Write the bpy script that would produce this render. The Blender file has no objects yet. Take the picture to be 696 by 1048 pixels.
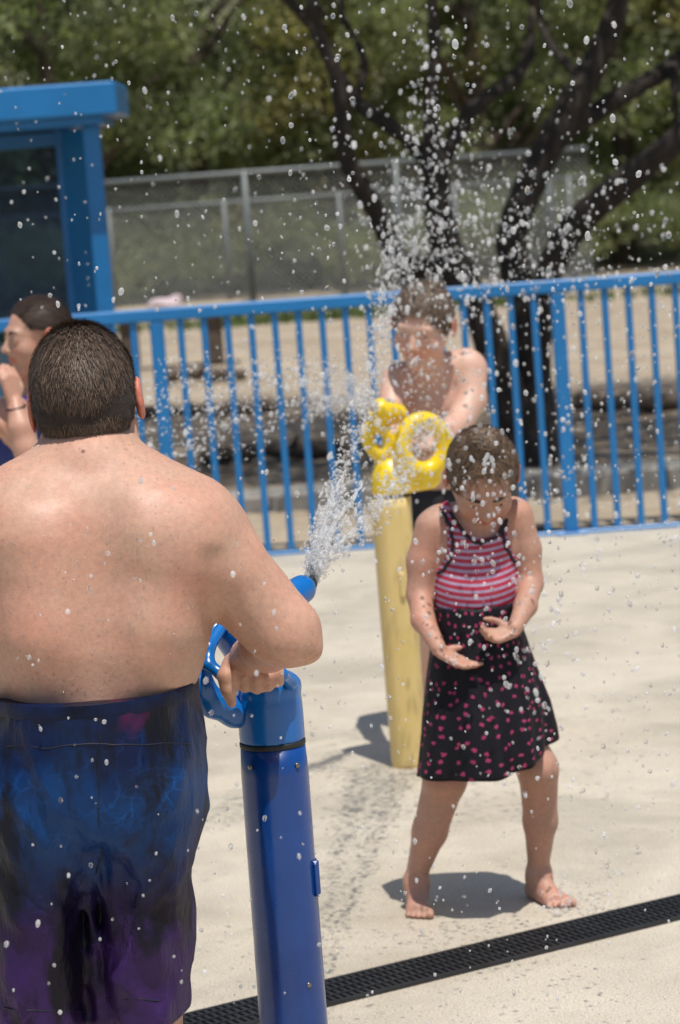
import bpy, math, random
import numpy as np
from mathutils import Vector, Matrix
random.seed(7); RNG = np.random.default_rng(7)
R = math.radians
C = bpy.context.scene.collection
scene = bpy.context.scene

# ------------------------------------------------------------------ camera
FPX = 2911.0; CAMZ = 1.7
PITCH = math.atan((524-178)/FPX); ROLL = R(4.1)
Fv = np.array([0, math.cos(PITCH), -math.sin(PITCH)])
U0 = np.array([0, math.sin(PITCH), math.cos(PITCH)]); R0 = np.array([1., 0, 0])
Rv = math.cos(ROLL)*R0 - math.sin(ROLL)*U0
Uv = math.sin(ROLL)*R0 + math.cos(ROLL)*U0
cam_d = bpy.data.cameras.new('camera'); cam = bpy.data.objects.new('camera', cam_d); C.objects.link(cam)
M = Matrix(((Rv[0], Uv[0], -Fv[0], 0), (Rv[1], Uv[1], -Fv[1], 0), (Rv[2], Uv[2], -Fv[2], CAMZ), (0, 0, 0, 1)))
cam.matrix_world = M
cam_d.sensor_fit = 'VERTICAL'; cam_d.sensor_height = 36.0; cam_d.lens = FPX/1048*36.0
cam_d.clip_end = 500; cam_d.clip_start = 0.1
cam_d.dof.use_dof = True; cam_d.dof.focus_distance = 4.62; cam_d.dof.aperture_fstop = 7.0
scene.camera = cam
def W(px, py, Y):
    """point of the picture (696x1048) lying on the vertical plane y = Y"""
    d = Fv + (px-348)/FPX*Rv + (524-py)/FPX*Uv
    t = Y/d[1]
    return np.array([t*d[0], Y, CAMZ+t*d[2]])
def S(Y): return FPX/(Y*1.0)          # pixels per metre at that depth
def G(px, py):
    d = Fv + (px-348)/FPX*Rv + (524-py)/FPX*Uv
    t = -CAMZ/d[2]
    return np.array([t*d[0], t*d[1], 0.])

# ------------------------------------------------------------------ light
SUN = np.array([0.13, -0.30, 1.0]); SUN /= np.linalg.norm(SUN)
world = bpy.data.worlds.new('World'); scene.world = world; world.use_nodes = True
nt = world.node_tree; nt.nodes.clear()
sky = nt.nodes.new('ShaderNodeTexSky'); sky.sky_type = 'NISHITA'; sky.sun_disc = False
sky.sun_elevation = math.asin(SUN[2]); sky.sun_rotation = math.atan2(SUN[0], SUN[1])
sky.dust_density = 1.2
bg = nt.nodes.new('ShaderNodeBackground'); bg.inputs[1].default_value = 0.09
wo = nt.nodes.new('ShaderNodeOutputWorld'); nt.links.new(sky.outputs[0], bg.inputs[0]); nt.links.new(bg.outputs[0], wo.inputs[0])
sd = bpy.data.lights.new('sun', 'SUN'); sd.energy = 4.0; sd.angle = R(0.5); sd.color = (1, 0.955, 0.88)
so = bpy.data.objects.new('sun', sd); C.objects.link(so)
so.rotation_euler = Vector(SUN).to_track_quat('Z', 'Y').to_euler(); so.location = (2, -3, 12)
vs = scene.view_settings; vs.view_transform = 'Standard'; vs.look = 'None'; vs.gamma = 1; vs.exposure = 0.22
scene.render.engine = 'CYCLES'
scene.cycles.max_bounces = 8; scene.cycles.transparent_max_bounces = 16
scene.cycles.caustics_reflective = False; scene.cycles.caustics_refractive = False

# ------------------------------------------------------------------ materials
class NT:
    def __init__(s, name):
        s.m = bpy.data.materials.new(name); s.m.use_nodes = True; s.t = s.m.node_tree; s.t.nodes.clear()
        s.out = s.n('ShaderNodeOutputMaterial'); s.p = s.n('ShaderNodeBsdfPrincipled'); s.l(s.p.outputs[0], s.out.inputs[0])
    def n(s, t, **kw):
        x = s.t.nodes.new(t)
        for k, v in kw.items(): setattr(x, k, v)
        return x
    def l(s, a, b): s.t.links.new(a, b)
    def coord(s, which='Object', scale=(1, 1, 1)):
        tc = s.n('ShaderNodeTexCoord'); mp = s.n('ShaderNodeMapping'); s.l(tc.outputs[which], mp.inputs[0]); mp.inputs['Scale'].default_value = scale
        return mp.outputs[0]
    def noise(s, vec, scale, detail=4, rough=0.55, dist=0):
        x = s.n('ShaderNodeTexNoise'); s.l(vec, x.inputs['Vector']); x.inputs['Scale'].default_value = scale
        x.inputs['Detail'].default_value = detail; x.inputs['Roughness'].default_value = rough; x.inputs['Distortion'].default_value = dist
        return x.outputs[0]
    def ramp(s, fac, stops):
        x = s.n('ShaderNodeValToRGB'); s.l(fac, x.inputs[0]); e = x.color_ramp.elements
        while len(e) < len(stops): e.new(0.5)
        for el, (p, c) in zip(e, stops):
            el.position = p; el.color = (c, c, c, 1) if not hasattr(c, '__len__') else (*c, 1)
        return x.outputs[0]
    def mix(s, fac, a, b, mode='MIX'):
        x = s.n('ShaderNodeMix'); x.data_type = 'RGBA'; x.blend_type = mode
        for v, i in ((fac, 0), (a, 6), (b, 7)):
            if hasattr(v, 'links'): s.l(v, x.inputs[i])
            elif i == 0: x.inputs[0].default_value = v
            else: x.inputs[i].default_value = (*v, 1)
        return x.outputs[2]
    def bump(s, h, strength=0.3, dist=0.01):
        x = s.n('ShaderNodeBump'); s.l(h, x.inputs['Height']); x.inputs['Strength'].default_value = strength; x.inputs['Distance'].default_value = dist
        s.l(x.outputs[0], s.p.inputs['Normal']); return x
    def set(s, **kw):
        names = dict(base='Base Color', rough='Roughness', metal='Metallic', spec='Specular IOR Level', trans='Transmission Weight', ior='IOR',
                     coat='Coat Weight', coatr='Coat Roughness', sss='Subsurface Weight', sssr='Subsurface Radius', ssss='Subsurface Scale', alpha='Alpha')
        for k, v in kw.items():
            i = s.p.inputs[names[k]]
            if hasattr(v, 'links'): s.l(v, i)
            elif hasattr(v, '__len__') and k == 'base': i.default_value = (*v, 1)
            else: i.default_value = v
        return s
def simple(name, col, rough=0.6, var=0.2, scale=8, bump=0.0, bscale=60, bdist=0.003, **kw):
    n = NT(name); v = n.coord()
    f = n.noise(v, scale, 5)
    c = n.mix(n.ramp(f, [(0.3, 0.), (0.7, 1.)]), tuple(x*(1-var) for x in col), tuple(min(1, x*(1+var)) for x in col))
    n.set(base=c, rough=rough, **kw)
    if bump: n.bump(n.noise(v, bscale, 4), bump, bdist)
    return n.m

def m_concrete():
    n = NT('wet_concrete'); v = n.coord('Object')
    big = n.ramp(n.noise(v, 0.9, 5, 0.6, 0.6), [(0.32, 0.), (0.68, 1.)])
    c = n.mix(big, (0.50, 0.440, 0.350), (0.57, 0.510, 0.415))
    sp = n.ramp(n.noise(v, 190, 3, 0.7), [(0.36, 0.62), (0.5, 1.0), (0.68, 1.2)])
    c = n.mix(1.0, c, sp, 'MULTIPLY')
    mid = n.ramp(n.noise(v, 9, 6, 0.7), [(0.3, 0.92), (0.65, 1.04)])
    c = n.mix(1.0, c, mid, 'MULTIPLY')
    wet = n.ramp(n.noise(v, 1.6, 5, 0.65, 0.8), [(0.42, 0.), (0.60, 1.)])
    c = n.mix(wet, c, n.mix(1.0, c, (0.93, 0.925, 0.91), 'MULTIPLY'))
    vo = n.n('ShaderNodeTexVoronoi'); n.l(v, vo.inputs['Vector']); vo.inputs['Scale'].default_value = 38
    sp2 = n.mix(1.0, n.ramp(vo.outputs['Distance'], [(0.10, 1.), (0.20, 0.)]), n.ramp(n.noise(v, 2.5, 3), [(0.45, 0.), (0.6, 1.)]), 'MULTIPLY')
    c = n.mix(sp2, c, n.mix(1.0, c, (0.86, 0.85, 0.83), 'MULTIPLY'))
    r = n.ramp(n.noise(v, 1.6, 5, 0.65, 0.8), [(0.40, 0.65), (0.62, 0.32)])
    n.set(base=c, rough=r, spec=0.35)
    n.bump(n.noise(v, 150, 5, 0.7), 0.35, 0.003)
    return n.m
def m_sand():
    n = NT('dry_sand'); v = n.coord('Object')
    c = n.mix(n.ramp(n.noise(v, 0.8, 6, 0.6), [(0.35, 0.), (0.7, 1.)]), (0.31, 0.245, 0.17), (0.43, 0.355, 0.265))
    lit = n.ramp(n.noise(v, 7, 6, 0.75), [(0.5, 1.0), (0.66, 0.6)])
    c = n.mix(1.0, c, lit, 'MULTIPLY')
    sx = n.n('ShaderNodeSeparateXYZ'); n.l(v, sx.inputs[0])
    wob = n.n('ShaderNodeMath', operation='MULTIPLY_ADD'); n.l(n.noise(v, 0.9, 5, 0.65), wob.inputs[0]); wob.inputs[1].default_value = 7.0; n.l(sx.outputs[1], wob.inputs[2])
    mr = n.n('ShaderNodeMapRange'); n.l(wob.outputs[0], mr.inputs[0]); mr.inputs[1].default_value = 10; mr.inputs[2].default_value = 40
    litter_shade = n.ramp(mr.outputs[0], [((18.6-10)/30, 0.), ((19.4-10)/30, 1.), ((24.2-10)/30, 1.), ((25.6-10)/30, 0.)])  # leaf litter under the tree, also painting its canopy shade darker into the sand
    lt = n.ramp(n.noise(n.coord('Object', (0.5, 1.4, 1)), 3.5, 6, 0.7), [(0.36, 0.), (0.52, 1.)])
    c = n.mix(n.mix(1.0, litter_shade, lt, 'MULTIPLY'), c, (0.105, 0.078, 0.054))
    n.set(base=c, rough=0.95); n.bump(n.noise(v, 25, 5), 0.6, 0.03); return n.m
def m_skin(name, col, red=(0.62, 0.25, 0.17), mole=False, rough=0.42):
    n = NT(name); v = n.coord('Object')
    f = n.ramp(n.noise(v, 9, 5, 0.6), [(0.35, 0.), (0.72, 1.)])
    c = n.mix(f, col, tuple(a*0.5+b*0.5 for a, b in zip(col, red)))
    fine = n.ramp(n.noise(v, 95, 4, 0.7), [(0.3, 0.86), (0.7, 1.08)])
    c = n.mix(1.0, c, fine, 'MULTIPLY')
    if mole:
        vo = n.n('ShaderNodeTexVoronoi'); n.l(v, vo.inputs['Vector']); vo.inputs['Scale'].default_value = 26
        mk = n.ramp(vo.outputs['Distance'], [(0.07, 1.), (0.11, 0.)])
        sel = n.ramp(n.noise(v, 12, 1), [(0.66, 0.), (0.69, 1.)])
        mm = n.mix(1.0, mk, sel, 'MULTIPLY')
        c = n.mix(mm, c, (0.20, 0.085, 0.05))
        v2 = n.n('ShaderNodeTexVoronoi'); n.l(v, v2.inputs['Vector']); v2.inputs['Scale'].default_value = 75
        fr = n.ramp(v2.outputs['Distance'], [(0.1, 0.55), (0.26, 0.)])
        c = n.mix(n.mix(1.0, fr, n.ramp(n.noise(v, 7, 2), [(0.45, 0.), (0.62, 1.)]), 'MULTIPLY'), c, (0.36, 0.15, 0.09))
    a = n.n('ShaderNodeAttribute'); a.attribute_name = 'tint'
    c = n.mix(1.0, c, a.outputs['Color'], 'MULTIPLY')
    n.set(base=c, rough=n.ramp(n.noise(v, 14, 4), [(0.35, rough-0.1), (0.65, rough+0.14)]), sss=0.12, ssss=0.02, spec=0.5)
    n.p.inputs['Subsurface Radius'].default_value = (1.0, 0.35, 0.2)
    n.bump(n.noise(v, 170, 5, 0.75), 0.45, 0.0016)
    return n.m
def m_plastic(name, col, col2, rough=0.22):
    n = NT(name); v = n.coord('Object')
    c = n.mix(n.ramp(n.noise(v, 4, 5, 0.6), [(0.35, 0.), (0.7, 1.)]), col, col2)
    streak = n.ramp(n.noise(n.coord('Object', (14, 14, 1.2)), 1.5, 5), [(0.4, 1.0), (0.7, 0.86)])
    c = n.mix(1.0, c, streak, 'MULTIPLY')
    n.set(base=c, rough=n.ramp(n.noise(v, 20, 5), [(0.3, rough), (0.7, rough+0.2)]), spec=0.5, coat=0.25, coatr=0.12)
    n.bump(n.noise(v, 45, 4), 0.10, 0.002); return n.m
def m_water(name='water_drops_material', clear=0.52, white=0.30):
    n = NT(name)
    n.set(base=(0.97, 0.98, 1.0), rough=0.02, trans=1.0, ior=1.33)
    d = n.n('ShaderNodeBsdfDiffuse'); d.inputs[0].default_value = (0.95, 0.96, 0.97, 1)
    tl = n.n('ShaderNodeBsdfTranslucent'); tl.inputs[0].default_value = (0.95, 0.96, 0.98, 1)
    tr = n.n('ShaderNodeBsdfTransparent')
    ad = n.n('ShaderNodeMixShader'); ad.inputs[0].default_value = 0.5; n.l(d.outputs[0], ad.inputs[1]); n.l(tl.outputs[0], ad.inputs[2])
    g = n.n('ShaderNodeNewGeometry'); mr = n.n('ShaderNodeMapRange'); n.l(g.outputs['Random Per Island'], mr.inputs[0])
    mr.inputs[3].default_value = max(0, white-.30)/(1-clear); mr.inputs[4].default_value = min(1, (white+.22)/(1-clear))
    mx = n.n('ShaderNodeMixShader'); n.l(mr.outputs[0], mx.inputs[0]); n.l(n.p.outputs[0], mx.inputs[1]); n.l(ad.outputs[0], mx.inputs[2])
    m2 = n.n('ShaderNodeMixShader'); m2.inputs[0].default_value = clear; n.l(mx.outputs[0], m2.inputs[1]); n.l(tr.outputs[0], m2.inputs[2])
    n.l(m2.outputs[0], n.out.inputs[0])
    return n.m
def m_bead():
    n = NT('water_bead_material'); gl = n.n('ShaderNodeBsdfGlossy'); gl.inputs['Roughness'].default_value = 0.16
    tr = n.n('ShaderNodeBsdfTransparent'); tr.inputs[0].default_value = (1, 1, 1, 1); 
    mx = n.n('ShaderNodeMixShader'); mx.inputs[0].default_value = 0.24; n.l(tr.outputs[0], mx.inputs[1]); n.l(gl.outputs[0], mx.inputs[2]); n.l(mx.outputs[0], n.out.inputs[0]); return n.m
def m_leaf(name, a, b):
    n = NT(name); v = n.coord('Object')
    c = n.mix(n.ramp(n.noise(v, 1.1, 4), [(0.35, 0.), (0.65, 1.)]), a, b)
    g = n.n('ShaderNodeNewGeometry')
    c = n.mix(1.0, c, n.ramp(g.outputs['Random Per Island'], [(0.0, 0.6), (1.0, 1.35)]), 'MULTIPLY')
    n.set(base=c, rough=0.6, spec=0.3)
    tl = n.n('ShaderNodeBsdfTranslucent'); n.l(n.mix(1.0, c, (1.0, 1.2, 0.5), 'MULTIPLY'), tl.inputs[0])
    mx = n.n('ShaderNodeMixShader'); mx.inputs[0].default_value = 0.42
    n.l(n.p.outputs[0], mx.inputs[1]); n.l(tl.outputs[0], mx.inputs[2]); n.l(mx.outputs[0], n.out.inputs[0])
    return n.m
def m_bark():
    n = NT('dark_bark'); v = n.coord('Object', (1, 1, 0.25))
    f = n.noise(v, 22, 6, 0.7, 0.5)
    n.set(base=n.ramp(f, [(0.3, (0.012, 0.009, 0.007)), (0.55, (0.035, 0.026, 0.020)), (0.78, (0.13, 0.098, 0.075))]), rough=0.85)
    n.bump(f, 0.9, 0.03); return n.m
def m_hair(name, a, b, rough=0.3):
    n = NT(name); g = n.n('ShaderNodeNewGeometry')
    n.set(base=n.ramp(g.outputs['Random Per Island'], [(0., a), (0.8, b), (1.0, tuple(x*1.5 for x in b))]), rough=rough, spec=0.35); return n.m
def m_boardshort():
    n = NT('tie_dye_cloth'); v = n.coord('Object')
    sx = n.n('ShaderNodeSeparateXYZ'); n.l(v, sx.inputs[0])
    mr = n.n('ShaderNodeMapRange'); n.l(sx.outputs[2], mr.inputs[0]); mr.inputs[1].default_value = 0.30; mr.inputs[2].default_value = 0.86
    ad = n.n('ShaderNodeMath', operation='ADD'); n.l(mr.outputs[0], ad.inputs[0])
    nm = n.n('ShaderNodeMath', operation='MULTIPLY_ADD'); n.l(n.noise(v, 6, 4), nm.inputs[0]); nm.inputs[1].default_value = 0.5; nm.inputs[2].default_value = -0.25
    n.l(nm.outputs[0], ad.inputs[1])
    base = n.ramp(ad.outputs[0], [(0.0, (0.032, 0.014, 0.064)), (0.38, (0.034, 0.012, 0.076)), (0.56, (0.014, 0.008, 0.042)), (0.70, (0.003, 0.034, 0.13)), (0.82, (0.003, 0.040, 0.15)), (1.0, (0.003, 0.010, 0.045))])
    vo = n.n('ShaderNodeTexVoronoi', feature='DISTANCE_TO_EDGE'); vo.inputs['Scale'].default_value = 34
    
    nn = n.n('ShaderNodeTexNoise'); n.l(v, nn.inputs['Vector']); nn.inputs['Scale'].default_value = 14; nn.inputs['Detail'].default_value = 4
    wv = n.mix(0.10, v, nn.outputs[1]); n.l(wv, vo.inputs['Vector'])
    vein = n.ramp(vo.outputs[0], [(0.0, 1.), (0.10, 0.)])
    veinm = n.mix(1.0, vein, n.ramp(n.noise(v, 9, 3), [(0.48, 0.), (0.66, 0.8)]), 'MULTIPLY')
    c = n.mix(veinm, base, n.mix(1.0, base, (2.4, 2.2, 2.2), 'MULTIPLY'))
    blk = n.ramp(n.noise(n.coord('Object', (3, 3, 1.2)), 3.2, 5, 0.6), [(0.47, 0.), (0.58, 0.92)])
    c = n.mix(blk, c, (0.005, 0.005, 0.008))
    mg = n.ramp(n.noise(v, 5.5, 3), [(0.63, 0.), (0.74, 0.9)])
    c = n.mix(mg, c, (0.13, 0.008, 0.06))
    n.set(base=c, rough=0.38, spec=0.2)
    n.bump(n.noise(n.coord('Object', (1, 1, 0.35)), 34, 6), 0.7, 0.010); return n.m
def m_stripe():
    n = NT('striped_knit'); v = n.coord('Object')
    sx = n.n('ShaderNodeSeparateXYZ'); n.l(v, sx.inputs[0])
    # stripes bow down at the middle of the chest
    sq = n.n('ShaderNodeMath', operation='MULTIPLY'); n.l(sx.outputs[0], sq.inputs[0]); n.l(sx.outputs[0], sq.inputs[1])
    m1 = n.n('ShaderNodeMath', operation='MULTIPLY_ADD'); n.l(sq.outputs[0], m1.inputs[0]); m1.inputs[1].default_value = -1.6; n.l(sx.outputs[2], m1.inputs[2])
    m2 = n.n('ShaderNodeMath', operation='MULTIPLY'); n.l(m1.outputs[0], m2.inputs[0]); m2.inputs[1].default_value = 1/0.0150
    fr = n.n('ShaderNodeMath', operation='FRACT'); n.l(m2.outputs[0], fr.inputs[0])
    c = n.ramp(fr.outputs[0], [(0.0, (0.42, 0.022, 0.055)), (0.50, (0.42, 0.022, 0.055)), (0.56, (0.42, 0.31, 0.45)), (0.90, (0.42, 0.31, 0.45)), (1.0, (0.42, 0.022, 0.055))])
    c = n.mix(1.0, c, n.ramp(n.noise(v, 60, 3), [(0.3, 0.8), (0.7, 1.1)]), 'MULTIPLY')
    n.set(base=c, rough=0.65); n.bump(n.noise(v, 40, 3), 0.3, 0.004); return n.m
def m_dots():
    n = NT('black_cloth_with_pink_dots'); tc = n.n('ShaderNodeUVMap'); tc.uv_map = 'UVMap'
    vo = n.n('ShaderNodeTexVoronoi'); vo.voronoi_dimensions = '2D'; n.l(tc.outputs[0], vo.inputs['Vector']); vo.inputs['Scale'].default_value = 19; vo.inputs['Randomness'].default_value = 0.75
    nz = n.n('ShaderNodeTexNoise'); n.l(tc.outputs[0], nz.inputs['Vector']); nz.inputs['Scale'].default_value = 90
    ad = n.n('ShaderNodeMath', operation='MULTIPLY_ADD'); n.l(nz.outputs[0], ad.inputs[0]); ad.inputs[1].default_value = 0.36; n.l(vo.outputs['Distance'], ad.inputs[2])
    d = n.ramp(ad.outputs[0], [(0.31, 1.), (0.37, 0.)])
    c = n.mix(d, (0.007, 0.006, 0.009), (0.31, 0.036, 0.105))
    n.set(base=c, rough=0.6, spec=0.2); n.bump(n.noise(n.coord('Object', (1, 1, .3)), 28, 4), 0.6, 0.012); return n.m
def m_bluedots():
    n = NT('blue_dotted_cloth'); v = n.coord()
    vo = n.n('ShaderNodeTexVoronoi'); n.l(v, vo.inputs['Vector']); vo.inputs['Scale'].default_value = 60; vo.inputs['Randomness'].default_value = 0.5
    c = n.mix(n.ramp(vo.outputs['Distance'], [(0.16, 1.), (0.22, 0.)]), (0.008, 0.022, 0.16), (0.12, 0.16, 0.35))
    n.set(base=c, rough=0.5); return n.m
def m_screen():
    n = NT('tinted_screen'); n.set(base=(0.012, 0.03, 0.06), rough=0.15)
    tr = n.n('ShaderNodeBsdfTransparent'); tr.inputs[0].default_value = (0.42, 0.55, 0.70, 1)
    mx = n.n('ShaderNodeMixShader'); mx.inputs[0].default_value = 0.72
    n.l(n.p.outputs[0], mx.inputs[1]); n.l(tr.outputs[0], mx.inputs[2]); n.l(mx.outputs[0], n.out.inputs[0]); return n.m

MT = dict(
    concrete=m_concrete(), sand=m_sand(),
    kerb=simple('grey_concrete', (0.24, 0.225, 0.20), 0.85, 0.2, 5, 0.4),
    blue=simple('blue_paint', (0.008, 0.155, 0.40), 0.36, 0.12, 3, 0.06, 80, spec=0.5),
    blue_post=m_plastic('deep_blue_plastic', (0.001, 0.036, 0.19), (0.002, 0.060, 0.28), 0.2),
    blue_head=m_plastic('bright_blue_plastic', (0.001, 0.10, 0.38), (0.002, 0.145, 0.46), 0.2),
    yellow_head=m_plastic('bright_yellow_plastic', (0.80, 0.55, 0.006), (0.86, 0.62, 0.012), 0.2),
    yellow_post=m_plastic('faded_yellow_plastic', (0.68, 0.50, 0.18), (0.74, 0.56, 0.24), 0.4),
    rubber=simple('black_rubber', (0.012, 0.012, 0.012), 0.6, 0.2, 20),
    hole=simple('dark_nozzle_bore', (0.02, 0.02, 0.02), 0.5, 0.2, 20),
    grate=simple('black_grate', (0.016, 0.016, 0.018), 0.5, 0.35, 10, 0.3),
    dirt=simple('drain_grit', (0.05, 0.045, 0.04), 0.9, 0.4, 30),
    steel=simple('galvanised_steel', (0.15, 0.165, 0.165), 0.55, 0.12, 5, metal=0.4),
    wire=simple('pale_wire', (0.30, 0.31, 0.30), 0.6, 0.1, 5),
    bark=m_bark(),
    wood=simple('grey_wood', (0.085, 0.062, 0.045), 0.85, 0.35, 9, 0.5, 40),
    bench=simple('tan_concrete', (0.40, 0.32, 0.22), 0.85, 0.15, 5, 0.3),
    cloth_pink=simple('pale_pink_towel', (0.50, 0.40, 0.42), 0.9, 0.1, 9),
    leaf_a=m_leaf('olive_leaves', (0.20, 0.22, 0.11), (0.31, 0.325, 0.165)),
    leaf_b=m_leaf('dark_leaves', (0.15, 0.18, 0.09), (0.25, 0.28, 0.14)),
    leaf_c=m_leaf('yellow_green_leaves', (0.20, 0.19, 0.075), (0.30, 0.265, 0.11)),
    grass=simple('grass_blades', (0.10, 0.14, 0.035), 0.8, 0.3, 4),
    hill=simple('dry_hillside', (0.14, 0.14, 0.075), 0.95, 0.4, 0.6, 0.5, 3, 0.2),
    skin_man=m_skin('wet_skin', (0.50, 0.305, 0.215), mole=True, rough=0.52),
    skin_girl=m_skin('child_skin', (0.42, 0.245, 0.175), rough=0.5),
    skin_boy=m_skin('pale_child_skin', (0.60, 0.40, 0.31), rough=0.5),
    skin_woman=m_skin('adult_skin', (0.45, 0.275, 0.195), rough=0.5),
    hair_man=m_hair('short_wet_hair', (0.030, 0.020, 0.014), (0.15, 0.102, 0.072), 0.58),
    hair_girl=m_hair('wet_brown_hair', (0.045, 0.028, 0.018), (0.20, 0.130, 0.082), 0.5),
    hair_boy=m_hair('wet_dark_brown_hair', (0.04, 0.027, 0.019), (0.16, 0.11, 0.075), 0.6),
    hair_woman=m_hair('smooth_dark_hair', (0.012, 0.008, 0.006), (0.075, 0.045, 0.030), 0.6),
    under_man=simple('dark_hair_underlayer', (0.026, 0.018, 0.013), 0.85, 0.5, 60, 0.9, 420, 0.004),
    under_girl=simple('brown_hair_underlayer', (0.055, 0.038, 0.026), 0.85, 0.5, 60, 0.9, 420, 0.004),
    shorts=m_boardshort(), stripe=m_stripe(), dots=m_dots(), bluedots=m_bluedots(), screen=m_screen(),
    navy=simple('navy_waistband', (0.003, 0.009, 0.038), 0.5, 0.6, 14, 0.5, 60, 0.004, spec=0.2),
    seam=simple('dark_seam', (0.004, 0.006, 0.02), 0.6, 0.1, 10),
    black=simple('black_cloth', (0.010, 0.009, 0.013), 0.6, 0.3, 20, 0.3),
    tie=simple('yellow_elastic', (0.75, 0.58, 0.04), 0.5, 0.1, 10),
    metal=simple('screw_metal', (0.25, 0.22, 0.18), 0.35, 0.2, 10, metal=0.9),
    eye_white=simple('eye_white', (0.7, 0.66, 0.62), 0.2, 0.03, 10),
    iris=simple('dark_iris', (0.02, 0.012, 0.008), 0.15, 0.1, 10),
    water=m_water(), jet=m_water('water_jet_material', 0.62, 0.34), bead=m_bead(),
)

# ------------------------------------------------------------------ objects
ORG = {}
def mk(name, V, F, m, parent=None, origin=None, smooth=True, tint=None, uv=None):
    """one mesh object from world-space vertices; children share their thing's origin"""
    V = np.asarray(V, dtype=np.float64)
    if parent is not None: origin = ORG[parent.name]
    elif origin is None: origin = np.array([(V[:, 0].min()+V[:, 0].max())/2, (V[:, 1].min()+V[:, 1].max())/2, V[:, 2].min()])
    origin = np.asarray(origin, float)
    me = bpy.data.meshes.new(name)
    if isinstance(F, np.ndarray):
        k = F.shape[1]; me.vertices.add(len(V)); me.vertices.foreach_set('co', (V-origin).ravel())
        me.loops.add(F.size); me.loops.foreach_set('vertex_index', F.ravel().astype(np.int32))
        me.polygons.add(len(F)); me.polygons.foreach_set('loop_start', np.arange(0, F.size, k, dtype=np.int32))
        me.update(calc_edges=True)
    else: me.from_pydata((V-origin).tolist(), [], F)
    me.polygons.foreach_set('use_smooth', [smooth]*len(me.polygons))
    if tint is not None:
        a = me.color_attributes.new('tint', 'FLOAT_COLOR', 'POINT'); a.data.foreach_set('color', np.hstack([tint, np.ones((len(tint), 1))]).ravel())
    if uv is not None:
        l = me.uv_layers.new(name='UVMap'); li = np.zeros(len(me.loops), dtype=np.int32); me.loops.foreach_get('vertex_index', li)
        l.data.foreach_set('uv', uv[li].ravel())
    me.materials.append(m); me.validate()
    o = bpy.data.objects.new(name, me); C.objects.link(o)
    if parent is not None: o.parent = parent
    else: o.location = origin
    ORG[o.name] = origin
    return o
def tag(o, label=None, cat=None, group=None, kind=None):
    for k, v in (('label', label), ('category', cat), ('group', group), ('kind', kind)):
        if v: o[k] = v
    return o
def empty(name, loc, label, cat, group=None):
    o = bpy.data.objects.new(name, None); C.objects.link(o); o.location = loc; o.empty_display_size = 0.1; ORG[o.name] = np.asarray(loc, float)
    return tag(o, label, cat, group)
def copy_tree(o, loc, parent=None, rotz=0, scale=None):
    c = o.copy(); C.objects.link(c); c.parent = parent
    if parent is None and loc is not None: c.location = loc; c.rotation_euler.z = rotz
    if scale is not None: c.scale = scale
    for ch in list(o.children): copy_tree(ch, None, c)
    return c

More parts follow.
